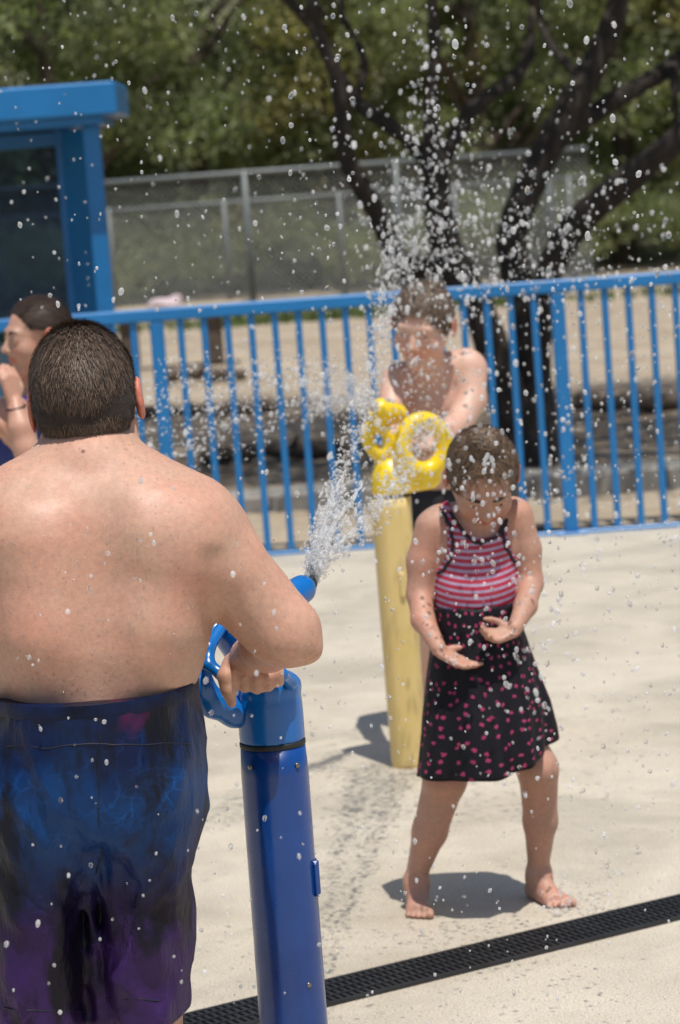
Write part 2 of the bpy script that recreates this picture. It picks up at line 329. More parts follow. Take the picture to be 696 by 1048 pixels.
class MB:
    """collects shapes into one mesh"""
    def __init__(s): s.V = []; s.F = []; s.n = 0
    def add(s, V, F):
        s.V.append(np.asarray(V, float)); s.F += [tuple(i+s.n for i in f) for f in F]; s.n += len(V); return s
    def box(s, c, d, bev=0.0, rz=0):
        c = np.asarray(c, float); d = np.asarray(d, float)/2
        if not bev:
            V = np.array([[x, y, z] for x in (-1, 1) for y in (-1, 1) for z in (-1, 1)])*d
            F = [(0, 1, 3, 2), (4, 6, 7, 5), (0, 4, 5, 1), (2, 3, 7, 6), (0, 2, 6, 4), (1, 5, 7, 3)]
        else:
            b = min(bev, d.min()*0.9); V = []; 
            ring = []
            for zz, ins in ((-d[2], b), (-d[2]+b, 0), (d[2]-b, 0), (d[2], b)):
                r = []
                for x, y in ((-d[0]+ins, -d[1]+ins+0), (d[0]-ins, -d[1]+ins), (d[0]-ins, d[1]-ins), (-d[0]+ins, d[1]-ins)):
                    # chamfered corners
                    sx = 1 if x > 0 else -1; sy = 1 if y > 0 else -1
                    a = (x-sx*b, y); bb = (x, y-sy*b)
                    r += [bb, a] if sx*sy > 0 and False else ([a, bb] if (sx*sy < 0) else [bb, a])
                ring.append([(x, y, zz) for x, y in r])
            V = np.array([p for r in ring for p in r]); F = []
            for k in range(3):
                for i in range(8): F.append((k*8+i, k*8+(i+1) % 8, (k+1)*8+(i+1) % 8, (k+1)*8+i))
            F.append(tuple(range(7, -1, -1))); F.append(tuple(range(24, 32)))
        if rz: V = V@np.array([[math.cos(rz), math.sin(rz), 0], [-math.sin(rz), math.cos(rz), 0], [0, 0, 1]])
        return s.add(V+c, F)
    def tube(s, P, rad, n=12, cap=True, sq=None):
        P = np.asarray(P, float); rad = np.ones(len(P))*rad if not hasattr(rad, '__len__') else rad
        T = np.gradient(P, axis=0); T /= np.linalg.norm(T, axis=1)[:, None]+1e-9
        up = np.array([0, 0, 1.]) if abs(T[0][2]) < 0.9 else np.array([0, 1., 0]); u = np.cross(T[0], up); u /= np.linalg.norm(u); V = []
        for p, t, r in zip(P, T, rad):
            u = u-t*np.dot(u, t); u /= np.linalg.norm(u)+1e-9; w = np.cross(t, u)
            for i in range(n):
                a = 2*math.pi*i/n; V.append(p+r*(math.cos(a)*u+math.sin(a)*w))
        F = [(k*n+i, k*n+(i+1) % n, (k+1)*n+(i+1) % n, (k+1)*n+i) for k in range(len(P)-1) for i in range(n)]
        if cap: F.append(tuple(range(n-1, -1, -1))); F.append(tuple(range((len(P)-1)*n, len(P)*n)))
        return s.add(V, F)
    def lathe(s, c, prof, n=48):
        V = [(c[0]+r*math.cos(2*math.pi*i/n), c[1]+r*math.sin(2*math.pi*i/n), c[2]+z) for r, z in prof for i in range(n)]
        F = [(k*n+i, k*n+(i+1) % n, (k+1)*n+(i+1) % n, (k+1)*n+i) for k in range(len(prof)-1) for i in range(n)]
        F.append(tuple(range(n-1, -1, -1))); F.append(tuple(range((len(prof)-1)*n, len(prof)*n)))
        return s.add(V, F)
    def build(s, name, m, parent=None, smooth=False, origin=None, **kw):
        return mk(name, np.vstack(s.V), s.F, m, parent, origin, smooth, **kw)
def spline(P, n):
    P = np.asarray(P, float); q = np.vstack([2*P[0]-P[1], P, 2*P[-1]-P[-2]]); out = []
    m = len(P)-1
    for t in np.linspace(0, m-1e-6, n):
        i = int(t); f = t-i; a, b, c, d = q[i:i+4]
        out.append(0.5*((2*b)+(-a+c)*f+(2*a-5*b+4*c-d)*f*f+(-a+3*b-3*c+d)*f**3))
    return np.array(out)

# ------------------------------------------------------------------ smooth solids (implicit surface -> one continuous mesh)
def nrm(v): v = np.asarray(v, float); return v/np.linalg.norm(v)
class Solid:
    def __init__(s, h): s.h = h; s.pr = []
    def cone(s, a, b, r1, r2=None, k=0.02, op='+', sc=None):
        """tapered capsule; sc squeezes space along world axes about the middle"""
        s.pr.append(('c', np.asarray(a, float), np.asarray(b, float), r1, r1 if r2 is None else r2, k, op, sc)); return s
    def ell(s, c, r, k=0.02, op='+', rot=None):
        s.pr.append(('e', np.asarray(c, float), np.asarray(r, float), rot, None, k, op, None)); return s
    def path(s, P, rr, k=0.02, op='+'):
        for i in range(len(P)-1):
            s.cone(P[i], P[i+1], rr[i] if hasattr(rr, '__len__') else rr, rr[i+1] if hasattr(rr, '__len__') else rr, k, op)
        return s
    def bbox(s, p):
        if p[0] == 'c':
            r = max(p[3], p[4]); e = np.ones(3)*r
            if p[7] is not None: e = e*np.asarray(p[7])
            c = (p[1]+p[2])/2; half = np.abs(p[1]-p[2])/2
            return c-half-e, c+half+e
        r = p[2].max() if p[3] is not None else p[2]
        return p[1]-r, p[1]+r
    def mesh(s, fn=None, cut=None):
        lo = np.min([s.bbox(p)[0] for p in s.pr if p[6] == '+'], axis=0)-0.03; hi = np.max([s.bbox(p)[1] for p in s.pr if p[6] == '+'], axis=0)+0.03
        if cut is not None: lo = np.maximum(lo, cut[0]); hi = np.minimum(hi, cut[1])
        h = s.h; n = np.ceil((hi-lo)/h).astype(int)+1
        F = np.full(n, 0.05, dtype=np.float32)
        ax = [lo[i]+h*np.arange(n[i]) for i in range(3)]
        for p in s.pr:
            b0, b1 = s.bbox(p); k = p[5]; mg = 0.055+k if p[6] == '+' else k+0.002
            i0 = np.clip(np.floor((b0-mg-lo)/h).astype(int), 0, n); i1 = np.clip(np.ceil((b1+mg-lo)/h).astype(int)+1, 0, n)
            if (i1 <= i0).any(): continue
            sl = tuple(slice(a, b) for a, b in zip(i0, i1))
            X = ax[0][sl[0]][:, None, None]; Y = ax[1][sl[1]][None, :, None]; Z = ax[2][sl[2]][None, None, :]
            if p[0] == 'c':
                a, b = p[1], p[2]; sc = np.ones(3) if p[7] is None else np.asarray(p[7], float); c = (a+b)/2
                a2 = (a-c)/sc; d = (b-c)/sc-a2; x = (X-c[0])/sc[0]-a2[0]; y = (Y-c[1])/sc[1]-a2[1]; z = (Z-c[2])/sc[2]-a2[2]
                t = np.clip((x*d[0]+y*d[1]+z*d[2])/(d@d+1e-12), 0, 1)
                D = np.sqrt((x-t*d[0])**2+(y-t*d[1])**2+(z-t*d[2])**2)-(p[3]+t*(p[4]-p[3])); D = D*sc.min()
            else:
                c, r, rot = p[1], p[2], p[3]; x, y, z = X-c[0], Y-c[1], Z-c[2]
                if rot is not None:
                    x, y, z = (rot[0][0]*x+rot[0][1]*y+rot[0][2]*z, rot[1][0]*x+rot[1][1]*y+rot[1][2]*z, rot[2][0]*x+rot[2][1]*y+rot[2][2]*z)
                k0 = np.sqrt((x/r[0])**2+(y/r[1])**2+(z/r[2])**2); k1 = np.sqrt((x/r[0]**2)**2+(y/r[1]**2)**2+(z/r[2]**2)**2)+1e-9
                D = k0*(k0-1)/k1
            A = F[sl]
            if p[6] == '+':
                hh = np.maximum(k-np.abs(A-D), 0)/max(k, 1e-6); F[sl] = np.minimum(A, D)-hh*hh*k*0.25
            else:
                D = -D; hh = np.maximum(k-np.abs(A-D), 0)/max(k, 1e-6); F[sl] = np.maximum(A, D)+hh*hh*k*0.25
        if fn is not None:
            X, Y, Z = ax[0][:, None, None], ax[1][None, :, None], ax[2][None, None, :]
            F = fn(F, X, Y, Z).astype(np.float32)
        F[0] = F[-1] = 0.05; F[:, 0] = F[:, -1] = 0.05; F[:, :, 0] = F[:, :, -1] = 0.05
        ins = F < 0; cnt = np.zeros(n-1, dtype=np.int8); cs = [(i, j, k) for i in (0, 1) for j in (0, 1) for k in (0, 1)]
        for i, j, k in cs: cnt += ins[i:n[0]-1+i, j:n[1]-1+j, k:n[2]-1+k]
        act = (cnt > 0) & (cnt < 8); I = np.argwhere(act); idx = np.full(n-1, -1, dtype=np.int32); idx[act] = np.arange(len(I))
        cv = np.stack([F[I[:, 0]+i, I[:, 1]+j, I[:, 2]+k] for i, j, k in cs], 1); cp = np.array(cs, float)
        acc = np.zeros((len(I), 3)); nn = np.zeros(len(I))
        for a in range(8):
            for b in range(a+1, 8):
                if np.abs(cp[a]-cp[b]).sum() != 1: continue
                va, vb = cv[:, a], cv[:, b]; m = (va < 0) != (vb < 0); t = np.where(m, va/np.where(m, va-vb, 1), 0)
                acc += m[:, None]*(cp[a]+t[:, None]*(cp[b]-cp[a])); nn += m
        V = lo+h*(I+acc/nn[:, None]); Q = []
        for axn in range(3):
            o1, o2 = [(1, 2), (2, 0), (0, 1)][axn]
            s0 = [slice(0, n[i]-1) if i == axn else slice(1, n[i]-1) for i in range(3)]; s1 = list(s0); s1[axn] = slice(1, n[axn])
            a, b = ins[tuple(s0)], ins[tuple(s1)]; E = np.argwhere(a != b)
            fl = a[tuple(E.T)]
            for i in range(3):
                if i != axn: E[:, i] += 1
            def cell(d1, d2):
                q = E.copy(); q[:, o1] -= d1; q[:, o2] -= d2; return idx[tuple(q.T)]
            q = np.stack([cell(1, 1), cell(0, 1), cell(0, 0), cell(1, 0)], 1); q[~fl] = q[~fl][:, ::-1]; Q.append(q)
        Q = np.vstack(Q); Q = Q[(Q >= 0).all(1)]
        # two light smoothing passes
        for _ in range(2):
            sm = np.zeros_like(V); ct = np.zeros(len(V))
            for k in range(4):
                for m2 in (1, 3): np.add.at(sm, Q[:, k], V[Q[:, (k+m2) % 4]]); np.add.at(ct, Q[:, k], 1)
            V = V*0.5+0.5*sm/np.maximum(ct, 1)[:, None]
        return V, Q
def sinn(x, y, z, seed=0):
    r = np.random.default_rng(seed); v = 0
    for _ in range(6):
        w = r.normal(size=3); ph = r.uniform(0, 6.28); v = v+np.sin(w[0]*x+w[1]*y+w[2]*z+ph)
    return v/3.0

class Head:
    """head frame: x right of the face, y forward, z up; unit = chin-to-crown height"""
    def __init__(s, c, fwd, up, H, wide=1.0):
        f = nrm(fwd); u = np.asarray(up, float); u = nrm(u-f*np.dot(u, f)); r = np.cross(f, u)
        s.c = np.asarray(c, float); s.B = np.array([r, f, u]); s.H = H; s.w = wide
    def p(s, x, y, z): return s.c+s.H*(np.array([x*s.w, y, z])@s.B)
    def arr(s, L): return s.c+s.H*((L*np.array([s.w, 1, 1]))@s.B)
    def loc(s, V): return ((V-s.c)@s.B.T/s.H)/np.array([s.w, 1, 1])
    def build(s, B, face=True, child=False):
        H = s.H; p = s.p; w = s.w
        def ell(c, r, k=0.05, op='+'): B.ell(p(*c), np.array([r[0]*w, r[1], r[2]])*H, k*H, op, s.B)
        def cn(a, b, r1, r2, k=0.05, op='+'): B.cone(p(*a), p(*b), r1*H, r2*H, k*H, op)
        ell((0, -.08, .13), (.335, .40, .36)); ell((0, .09, -.10), (.265, .29, .34), .1)
        cn((-.22, -.02, -.16), (-.03, .25, -.39), .085, .085, .08); cn((.22, -.02, -.16), (.03, .25, -.39), .085, .085, .08)
        for q in (-1, 1):
            ell((q*.155, .22, -.13), (.12, .12, .13), .08)
            ell((q*.375, -.06, 0), (.035, .085, .14), .02); ell((q*.40, -.035, .01), (.022, .045, .085), .02, '-')
        if face:
            cn((-.15, .295, .095), (.15, .295, .095), .065, .065, .06)
            for q in (-1, 1):
                ell((q*.14, .40, .02), (.085, .085, .06), .06, '-')
                ell((q*.14, .30, .018), (.072, .055, .052), .02)
            for q in (-1, 1): cn((q*.09, .352, .040), (q*.19, .325, .036), .022, .020, .02); cn((q*.09, .348, -.008), (q*.19, .322, -.008), .018, .016, .02)
            cn((0, .335, .06), (0, .435, -.10), .03, .048, .035)
            for q in (-1, 1): ell((q*.045, .395, -.12), (.035, .04, .03), .02)
            cn((-.085, .335, -.215), (0, .372, -.205), .018, .026, .02); cn((.085, .335, -.215), (0, .372, -.205), .018, .026, .02)
            cn((-.075, .335, -.255), (0, .362, -.265), .02, .030, .02); cn((.075, .335, -.255), (0, .362, -.265), .02, .030, .02)
            cn((-.08, .385, -.232), (.08, .385, -.232), .010, .010, .012, '-')
            ell((0, .285, -.385), (.09, .08, .075), .05)
    def tint(s, V, T):
        L = s.loc(V); x, y, z = L.T
        lip = (np.abs(x) < .105) & (y > .30) & (z > -.29) & (z < -.19); T[lip] *= (0.95, .52, .50)
        ck = np.exp(-(((np.abs(x)-.17)/.08)**2+((z+.12)/.08)**2))*(y > .1)*(np.abs(z) < .5); T *= 1-ck[:, None]*np.array([0, .16, .16])
        ear = (np.abs(x) > .345) & (np.abs(x) < .5) & (np.abs(z) < .17) & (np.abs(y+.05) < .15); T[ear] *= (1.0, .62, .58)
        return T
    def eyes(s, parent, shut=False):
        for q in (-1, 1):
            sp = Solid(0.0022); sp.ell(s.p(q*.14, .318, .018), np.array([.05, .047, .030])*s.H, 0.001, '+', s.B); V, F = sp.mesh(); e = mk('eye', V, F, MT['eye_white'], parent)
            sp = Solid(0.0015); sp.ell(s.p(q*.14-.005, .352, .018), np.array([.022, .018, .022])*s.H, 0.001, '+', s.B); V, F = sp.mesh(); mk('iris', V, F, MT['iris'], e)
    def brows(s, parent, m):
        for q in (-1, 1):
            mb = MB(); P = [s.p(q*.06, .365, .095), s.p(q*.13, .36, .12), s.p(q*.21, .31, .105)]
            mb.tube(spline(P, 8), np.array([.012, .018, .02, .02, .018, .016, .012, .006])*s.H, 6)
            mb.build('eyebrow', m, parent, smooth=True)
    def cap(s, keep, h=0.004, thick=1.03, extra=None, lump=0.006, freq=60, seed=3):
        B = Solid(h); B.ell(s.p(0, -.08, .13), np.array([.335*s.w, .40, .36])*s.H*thick, .01, '+', s.B)
        B.ell(s.p(0, -.16, -.12), np.array([.25*s.w, .20, .26])*s.H*thick, .05*s.H, '+', s.B)
        if extra: extra(B)
        def fn(F, X, Y, Z):
            XX, YY, ZZ = np.broadcast_arrays(X, Y, Z); L = s.loc(np.stack([XX, YY, ZZ], -1)); F = F+lump*sinn(XX*freq, YY*freq, ZZ*freq, seed)
            return np.maximum(F, keep(L[..., 0], L[..., 1], L[..., 2])*s.H)
        return B.mesh(fn)
    def outer(s, V, ells):
        """distance from the head's middle to the outermost of the hair ellipsoids, along unit directions V"""
        c0 = np.array([0, -.12, .03]); best = np.zeros(len(V))
        for c, r in ells:
            c = (c0-np.array(c))/np.array(r); d = V/np.array(r); a = (d*d).sum(-1); b = (d*c).sum(-1); e = (c*c).sum()-1; D = b*b-a*e
            t = np.where(D > 0, (-b+np.sqrt(np.maximum(D, 0)))/a, 0); best = np.maximum(best, t)
        return c0, best
    def strands(s, n, keep, flow, length, width=0.0022, lift=0.02, seed=1, thick=1.05, clump=0, segs=4, ells=None):
        r = np.random.default_rng(seed); P = []; c0 = np.array([0, -.12, .03])
        ells = ells or [((0, -.08, .13), (.335, .40, .36)), ((0, -.16, -.12), (.25, .20, .26))]
        ells = [(c, np.array(q)*thick) for c, q in ells]
        cand = r.normal(size=(n*6, 3)); cand /= np.linalg.norm(cand, axis=1)[:, None]; _, t = s.outer(cand, ells); Q = c0+cand*t[:, None]
        for q, v in zip(Q, cand):
            if len(P) >= n: break
            if keep(q[0], q[1], q[2]) < r.uniform(-.05, .012): P.append((q, v))
        clA = r.normal(size=(max(clump, 1), 3)); clA /= np.linalg.norm(clA, axis=1)[:, None]; PT = []; SD = []; WD = []; LF = []
        for q, v in P:
            d = flow(q, v, r); d = nrm(d-v*np.dot(d, v))
            if clump:
                j = np.argmax(clA@v); dd = clA[j]-v; d = nrm(d+dd*1.8-v*np.dot(dd, v))
            L = length*r.uniform(.6, 1.25)/s.H; side = nrm(np.cross(d, v)); w = width/s.H*r.uniform(.6, 1.3); lf = r.uniform(.3, 1.2)
            for i in range(segs):
                tt = i/(segs-1); PT.append(q+d*L*tt); SD.append(side*w*(1-.85*tt)/2); LF.append(lift*lf*tt)
        PT = np.array(PT); SD = np.array(SD); dv = PT-c0; ln = np.linalg.norm(dv, axis=1); dv /= ln[:, None]; _, t = s.outer(dv, ells)
        PT = c0+dv*(t*(1.012+np.array(LF)))[:, None]; V = np.stack([PT-SD, PT+SD], 1).reshape(-1, 3)
        b = (np.arange(len(P))*segs*2)[:, None]+np.arange(segs-1)[None]*2; b = b.ravel(); F = np.stack([b, b+1, b+3, b+2], 1)
        return s.arr(V), F
def hair(parent, cap, strands, under, m):
    o = mk('hair', cap[0], cap[1], MT[under], parent); mk('hair_strands', *merge(*strands), MT[m], o); return o
def merge(*parts):
    V = []; F = []; n = 0
    for v, f in parts: V.append(v); F.append(np.asarray(f)+n); n += len(v)
    return np.vstack(V), np.vstack(F)
def hand(B, wrist, d, nrml, size, curl=0.6, thumb=1, spread=0.12, k=0.004, curls=None):
    """palm, four unequal jointed fingers and a thumb from its side. d points along the hand, nrml out of the palm"""
    d = nrm(d); n = nrm(np.asarray(nrml, float)-d*np.dot(nrml, d)); s = np.cross(d, n)*thumb; u = size
    pw = .20*u
    for q, e in ((-.17, .43), (-.06, .47), (.06, .46), (.16, .42)):
        B.cone(wrist+s*q*.55*u, wrist+d*e*u+s*q*u, .085*u, .075*u, .03*u)
    K = [(.17, .43, .40, .070), (.06, .47, .45, .074), (-.06, .46, .42, .070), (-.165, .42, .33, .060)]
    for i, (q, e, L, r) in enumerate(K):
        p = wrist+d*e*u+s*q*u; a = 0; c = curl if curls is None else curls[i]; dirv = nrm(d+s*q*spread*6)
        for j, (fl, ang) in enumerate(((.46, .55), (.30, .9), (.24, .6))):
            a += c*ang; dd = dirv*math.cos(a)+n*math.sin(a); p2 = p+dd*L*u*fl; B.cone(p, p2, r*u*(1-.10*j), r*u*(.93-.12*j), k); p = p2
    p = wrist+d*.10*u+s*.15*u+n*.03*u; p1 = p+(d*.55+s*.62+n*.3)*.24*u; p2 = p1+(d*.85+s*.25+n*.45)*.20*u; p3 = p2+(d*.9+s*.02+n*.4)*.16*u
    B.cone(p, p1, .10*u, .085*u, .03*u); B.cone(p1, p2, .078*u, .07*u, k); B.cone(p2, p3, .068*u, .055*u, k)
def foot(B, ankle, d, L, r):
    """ankle point above floor, d toe direction on the floor"""
    d = nrm([d[0], d[1], 0]); s = np.array([-d[1], d[0], 0]); g = np.array([ankle[0], ankle[1], 0.])
    B.cone(ankle, g-d*.14*L+np.array([0, 0, .13*L]), r, .13*L, .02)
    B.cone(ankle-np.array([0, 0, .01]), g+d*.42*L+np.array([0, 0, .10*L]), r*.95, .095*L, .03)
    B.cone(g-d*.12*L+np.array([0, 0, .10*L]), g+d*.45*L+s*.10*L+np.array([0, 0, .085*L]), .10*L, .08*L, .02)
    B.cone(g-d*.12*L+np.array([0, 0, .10*L]), g+d*.40*L-s*.10*L+np.array([0, 0, .085*L]), .10*L, .075*L, .02)
    for i, q in enumerate((.155, .07, -.005, -.075, -.14)):
        l = (.66, .64, .61, .57, .52)[i]; rr = (.056, .038, .036, .034, .032)[i]*L
        B.cone(g+d*.44*L+s*q*L+np.array([0, 0, .06*L]), g+d*l*L+s*q*1.05*L+np.array([0, 0, rr*1.02]), rr*1.15, rr, .004)

# ================================================================== SETTING
def sheet(name, x0, x1, y0, y1, z, m, nx=2, ny=2, fn=None):
    xs = np.linspace(x0, x1, nx); ys = np.linspace(y0, y1, ny); X, Y = np.meshgrid(xs, ys); Z = np.full_like(X, z)
    if fn: Z = Z+fn(X, Y)
    V = np.stack([X.ravel(), Y.ravel(), Z.ravel()], 1); F = np.array([(j*nx+i, j*nx+i+1, (j+1)*nx+i+1, (j+1)*nx+i) for j in range(ny-1) for i in range(nx-1)])
    return tag(mk(name, V, F, m, origin=(0, 0, 0)), kind='structure')
YF = 12.82                                            # the blue fence
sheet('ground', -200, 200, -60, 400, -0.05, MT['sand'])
def sandz(X, Y): return 0.02*sinn(X*1.3, Y*1.1, 0*X, 5)+0.012*sinn(X*4, Y*5, 0*X, 6)
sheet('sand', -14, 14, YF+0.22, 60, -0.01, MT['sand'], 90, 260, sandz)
mb = MB(); mb.box((0, YF/2-3+0.1, -0.06), (26, YF+6, 0.12)); o = mb.build('splash_pad', MT['concrete'], origin=(0, 0, 0)); tag(o, kind='structure')
mb = MB()
for i in range(14):
    mb.box((-7+i*1.02, 14.6+0.02*math.sin(i*2), 0.035), (1.0, 0.36, 0.13), 0.015)
tag(mb.build('kerb', MT['kerb'], origin=(0, 14.5, 0)), kind='structure')
# hillside far behind everything
def hz(X, Y): return np.clip((Y-44)*0.28, 0, 30)+0.6*sinn(X*.3, Y*.3, 0*X, 8)*np.clip((Y-44)/10, 0, 1)
sheet('hillside', -45, 45, 42, 120, -0.04, MT['hill'], 60, 60, hz)
# grass strip along the chain link fence
r = np.random.default_rng(4); n = 9000; gx = r.uniform(-6, 8, n); gy = r.uniform(33.2, 34.8, n); hh = r.uniform(.05, .16, n); a = r.uniform(0, 3.14, n)
keepm = (np.sin(gx*1.1+1)+r.normal(0, .5, n)) > -0.4; gx, gy, hh, a = gx[keepm], gy[keepm], hh[keepm], a[keepm]; n = len(gx)
w = 0.02; V = np.zeros((n, 3, 3)); V[:, 0] = np.stack([gx-np.cos(a)*w, gy-np.sin(a)*w, 0*gx], 1); V[:, 1] = np.stack([gx+np.cos(a)*w, gy+np.sin(a)*w, 0*gx], 1)
V[:, 2] = np.stack([gx+r.normal(0, .03, n), gy+r.normal(0, .03, n), hh], 1)
tag(mk('grass', V.reshape(-1, 3), np.arange(n*3).reshape(-1, 3), MT['grass'], origin=(0, 34, 0)), 'thin green grass along the foot of the chain link fence', 'grass', kind='stuff')

# ---- trench drain
A = G(205, 1050); Bp = G(696, 930); dv = nrm(Bp-A); sv = np.array([-dv[1], dv[0], 0]); A2 = A-dv*1.0; B2 = Bp+dv*1.2; L = np.linalg.norm(B2-A2); ang = math.atan2(dv[1], dv[0])
wd = 0.145
root = empty('trench_drain', (A2+B2)/2, 'long black slotted drain grate running diagonally across the pale concrete', 'drain')
mb = MB()
for q in (-1, 1): mb.box((A2+B2)/2+sv*q*wd*.5+np.array([0, 0, .003]), (L, .010, .012), rz=ang)
mb.build('frame', MT['grate'], root)
mb = MB(); mb.box((A2+B2)/2+np.array([0, 0, .0012]), (L, wd-.012, .002), rz=ang); mb.build('channel', MT['dirt'], root)
mb = MB(); nb = int(L/0.017)
for i in range(nb): mb.box(A2+dv*(i+.5)*0.017+np.array([0, 0, .006]), (.0095, wd-.014, .006), rz=ang)
for q in (-.25, 0, .25): mb.box((A2+B2)/2+sv*q*wd+np.array([0, 0, .0092]), (L, .005, .004), rz=ang)
mb.build('grate', MT['grate'], root)

# ---- blue fence
X0 = W(168, 430, YF)[0]; SP = W(578, 430, YF)[0]-X0
root = empty('metal_fence', (X0+SP/2, YF, 0), 'long bright blue railing fence with square upright bars behind the children', 'fence')
xa, xb = X0-1.5*SP, X0+3.0*SP
zt = W(578, 291, YF)[2]; zb = W(578, 548, YF)[2]
mb = MB(); mb.box(((xa+xb)/2, YF, zt-.005), (xb-xa, .055, .058), .008); mb.build('top_rail', MT['blue'], root)
mb = MB(); mb.box(((xa+xb)/2, YF, zb), (xb-xa, .04, .045), .006); mb.build('bottom_rail', MT['blue'], root)
mb = MB(); mb.box((X0, YF, (zt-.034)/2), (.062, .05, zt-.034), .006); p0 = mb.build('post', MT['blue'], root)
for i in (-1, 1, 2, 3):
    c = p0.copy(); C.objects.link(c); c.parent = root; c.location = (i*SP, 0, 0)
mb = MB(); mb.box((X0+SP/17, YF, (zt-.034+zb+.0225)/2), (.030, .028, zt-.034-zb-.0225), .004); b0 = mb.build('baluster', MT['blue'], root)
for i in range(-1, 3):
    for j in range(1, 17):
        if i == 0 and j == 1: continue
        c = b0.copy(); C.objects.link(c); c.parent = root; c.location = (i*SP+(j-1)*SP/17, 0, 0)
for i in (-1, 0, 1, 2, 3):
    mb = MB(); mb.box((X0+i*SP, YF+.0005, .006), (.14, .12, .012), .003); mb.build('base_plate', MT['blue'], root)

# ---- chain link fences
def chainlink(Y, x0, x1, H, posts, label, wire=0.006, top_w=.03, cell=.08):
    root = empty('chain_link_fence', ((x0+x1)/2, Y, 0), label, 'fence', None)
    V = []; F = []; stp = cell
    for sgn in (1, -1):
        for x in np.arange(x0-H, x1+H, stp):
            a = np.array([x, Y, .03]); b = np.array([x+sgn*H, Y+sgn*.004, H-.02])
            # clip to the fence
            if sgn > 0: t0 = max(0, (x0-x)/H); t1 = min(1, (x1-x)/H)
            else: t0 = max(0, (x-x1)/H); t1 = min(1, (x-x0)/H)
            if t1 <= t0: continue
            pa = a+(b-a)*t0; pb = a+(b-a)*t1; d = nrm(pb-pa); u = np.array([0, 1., 0]); w = np.cross(d, u); k = len(V)
            for p in (pa, pb):
                for an in (0, 2.094, 4.189): V.append(p+(u*math.cos(an)+w*math.sin(an))*wire*.5)
            F += [(k, k+1, k+4, k+3), (k+1, k+2, k+5, k+4), (k+2, k, k+3, k+5)]
    mk('wire_mesh', np.array(V), np.array(F), MT['wire'], root)
    mb = MB(); mb.tube([(x0, Y, H), (x1, Y, H)], top_w, 10); mb.build('top_rail', MT['steel'], root, smooth=True)
    for x in posts:
        mb = MB(); mb.tube([(x, Y, -.05), (x, Y, H+.04)], top_w*1.15, 10); mb.build('post', MT['steel'], root, smooth=True)
xp = W(255, 250, 35)[0]; xq = W(410, 250, 35)[0]
chainlink(35, -5.5, W(604, 200, 35)[0], W(250, 177, 35)[2], [xp+(xq-xp)*i for i in range(-2, 3)], 'tall grey chain link fence in front of the trees, the nearer one', top_w=.034)
xp = W(232, 250, 38)[0]; xq = W(350, 250, 38)[0]
chainlink(38, -6, W(602, 200, 38)[0], W(250, 206, 38)[2], [xp+(xq-xp)*i for i in range(-3, 4)], 'lower grey chain link fence standing behind the taller one', top_w=.028)

# ---- blue shelter
YS = 14.6; root = empty('shelter', (W(55, 300, YS)[0], YS, 0), 'bright blue flat roofed shelter with dark tinted screens behind the woman', 'shelter')
xr = W(112, 250, YS)[0]; xl = xr-2.2; zr = W(60, 122, YS)[2]; zr2 = W(60, 88, YS)[2]
mb = MB(); mb.box((W(123, 100, YS+.1)[0]-1.25, YS+.25, (zr+zr2)/2), (2.5, .95, zr2-zr), .012); mb.build('roof', MT['blue'], root)
mb = MB(); mb.box((W(123, 100, YS+.1)[0]-1.25, YS+.25, zr-.022), (2.34, .8, .04)); mb.build('roof_frame', MT['blue'], root)
def post_at(x, y): mb = MB(); mb.box((x, y, zr/2-.022), (.085, .085, zr-.044), .006); mb.build('post', MT['blue'], root)
post_at(xr-.045, YS); post_at(xl, YS); post_at(W(74, 250, YS+.55)[0], YS+.55); post_at(xl, YS+.55)
xb2 = W(74, 250, YS+.55)[0]
mb = MB(); mb.box(((xl+xb2)/2, YS+.55, 1.10), (xb2-xl-.09, .012, 1.9)); mb.build('rear_screen', MT['screen'], root)
mb = MB(); V = [(xr-.07, YS+.045, .1), (xb2-.01, YS+.505, .1), (xb2-.01, YS+.505, zr-.05), (xr-.07, YS+.045, zr-.05)]
V = V+[(a+.012, b, c) for a, b, c in V]; mb.add(V, [(0, 1, 2, 3), (7, 6, 5, 4), (0, 4, 5, 1), (1, 5, 6, 2), (2, 6, 7, 3), (3, 7, 4, 0)]); mb.build('side_panel', MT['blue'], root)
for z_, h_ in ((.08, .06), (zr-.09, .07)):
    mb = MB(); mb.box(((xl+xb2)/2, YS+.55, z_), (xb2-xl-.09, .05, h_)); mb.build('cross_rail', MT['blue'], root)

# ---- bench, towel, log
p = W(176, 322, 27); zt2 = W(176, 318, 27)[2]
root = empty('bench', (p[0], 27, 0), 'low tan concrete bench standing on the sand beyond the blue fence', 'bench')
mb = MB(); mb.box((p[0], 27, zt2), (1.35, .45, .10), .02); mb.build('seat', MT['bench'], root)
for q in (-.42, .38):
    mb = MB(); mb.box((p[0]+q, 27, (zt2-.05)/2), (.16, .34, zt2-.05), .02); mb.build('leg', MT['wood'], root)
B = Solid(.015); q = W(168, 308, 27); B.ell((q[0], 27, zt2+.05), (.16, .14, .07), .03); B.cone((q[0]-.1, 26.95, zt2+.07), (q[0]+.15, 27, zt2+.12), .05, .03, .03)
V, F = B.mesh(lambda F, X, Y, Z: np.maximum(F+.012*sinn(X*40, Y*40, Z*40, 9), (zt2+.051)-Z)); tag(mk('towel', V, F, MT['cloth_pink']), 'crumpled pale pink towel lying on the tan bench', 'towel')
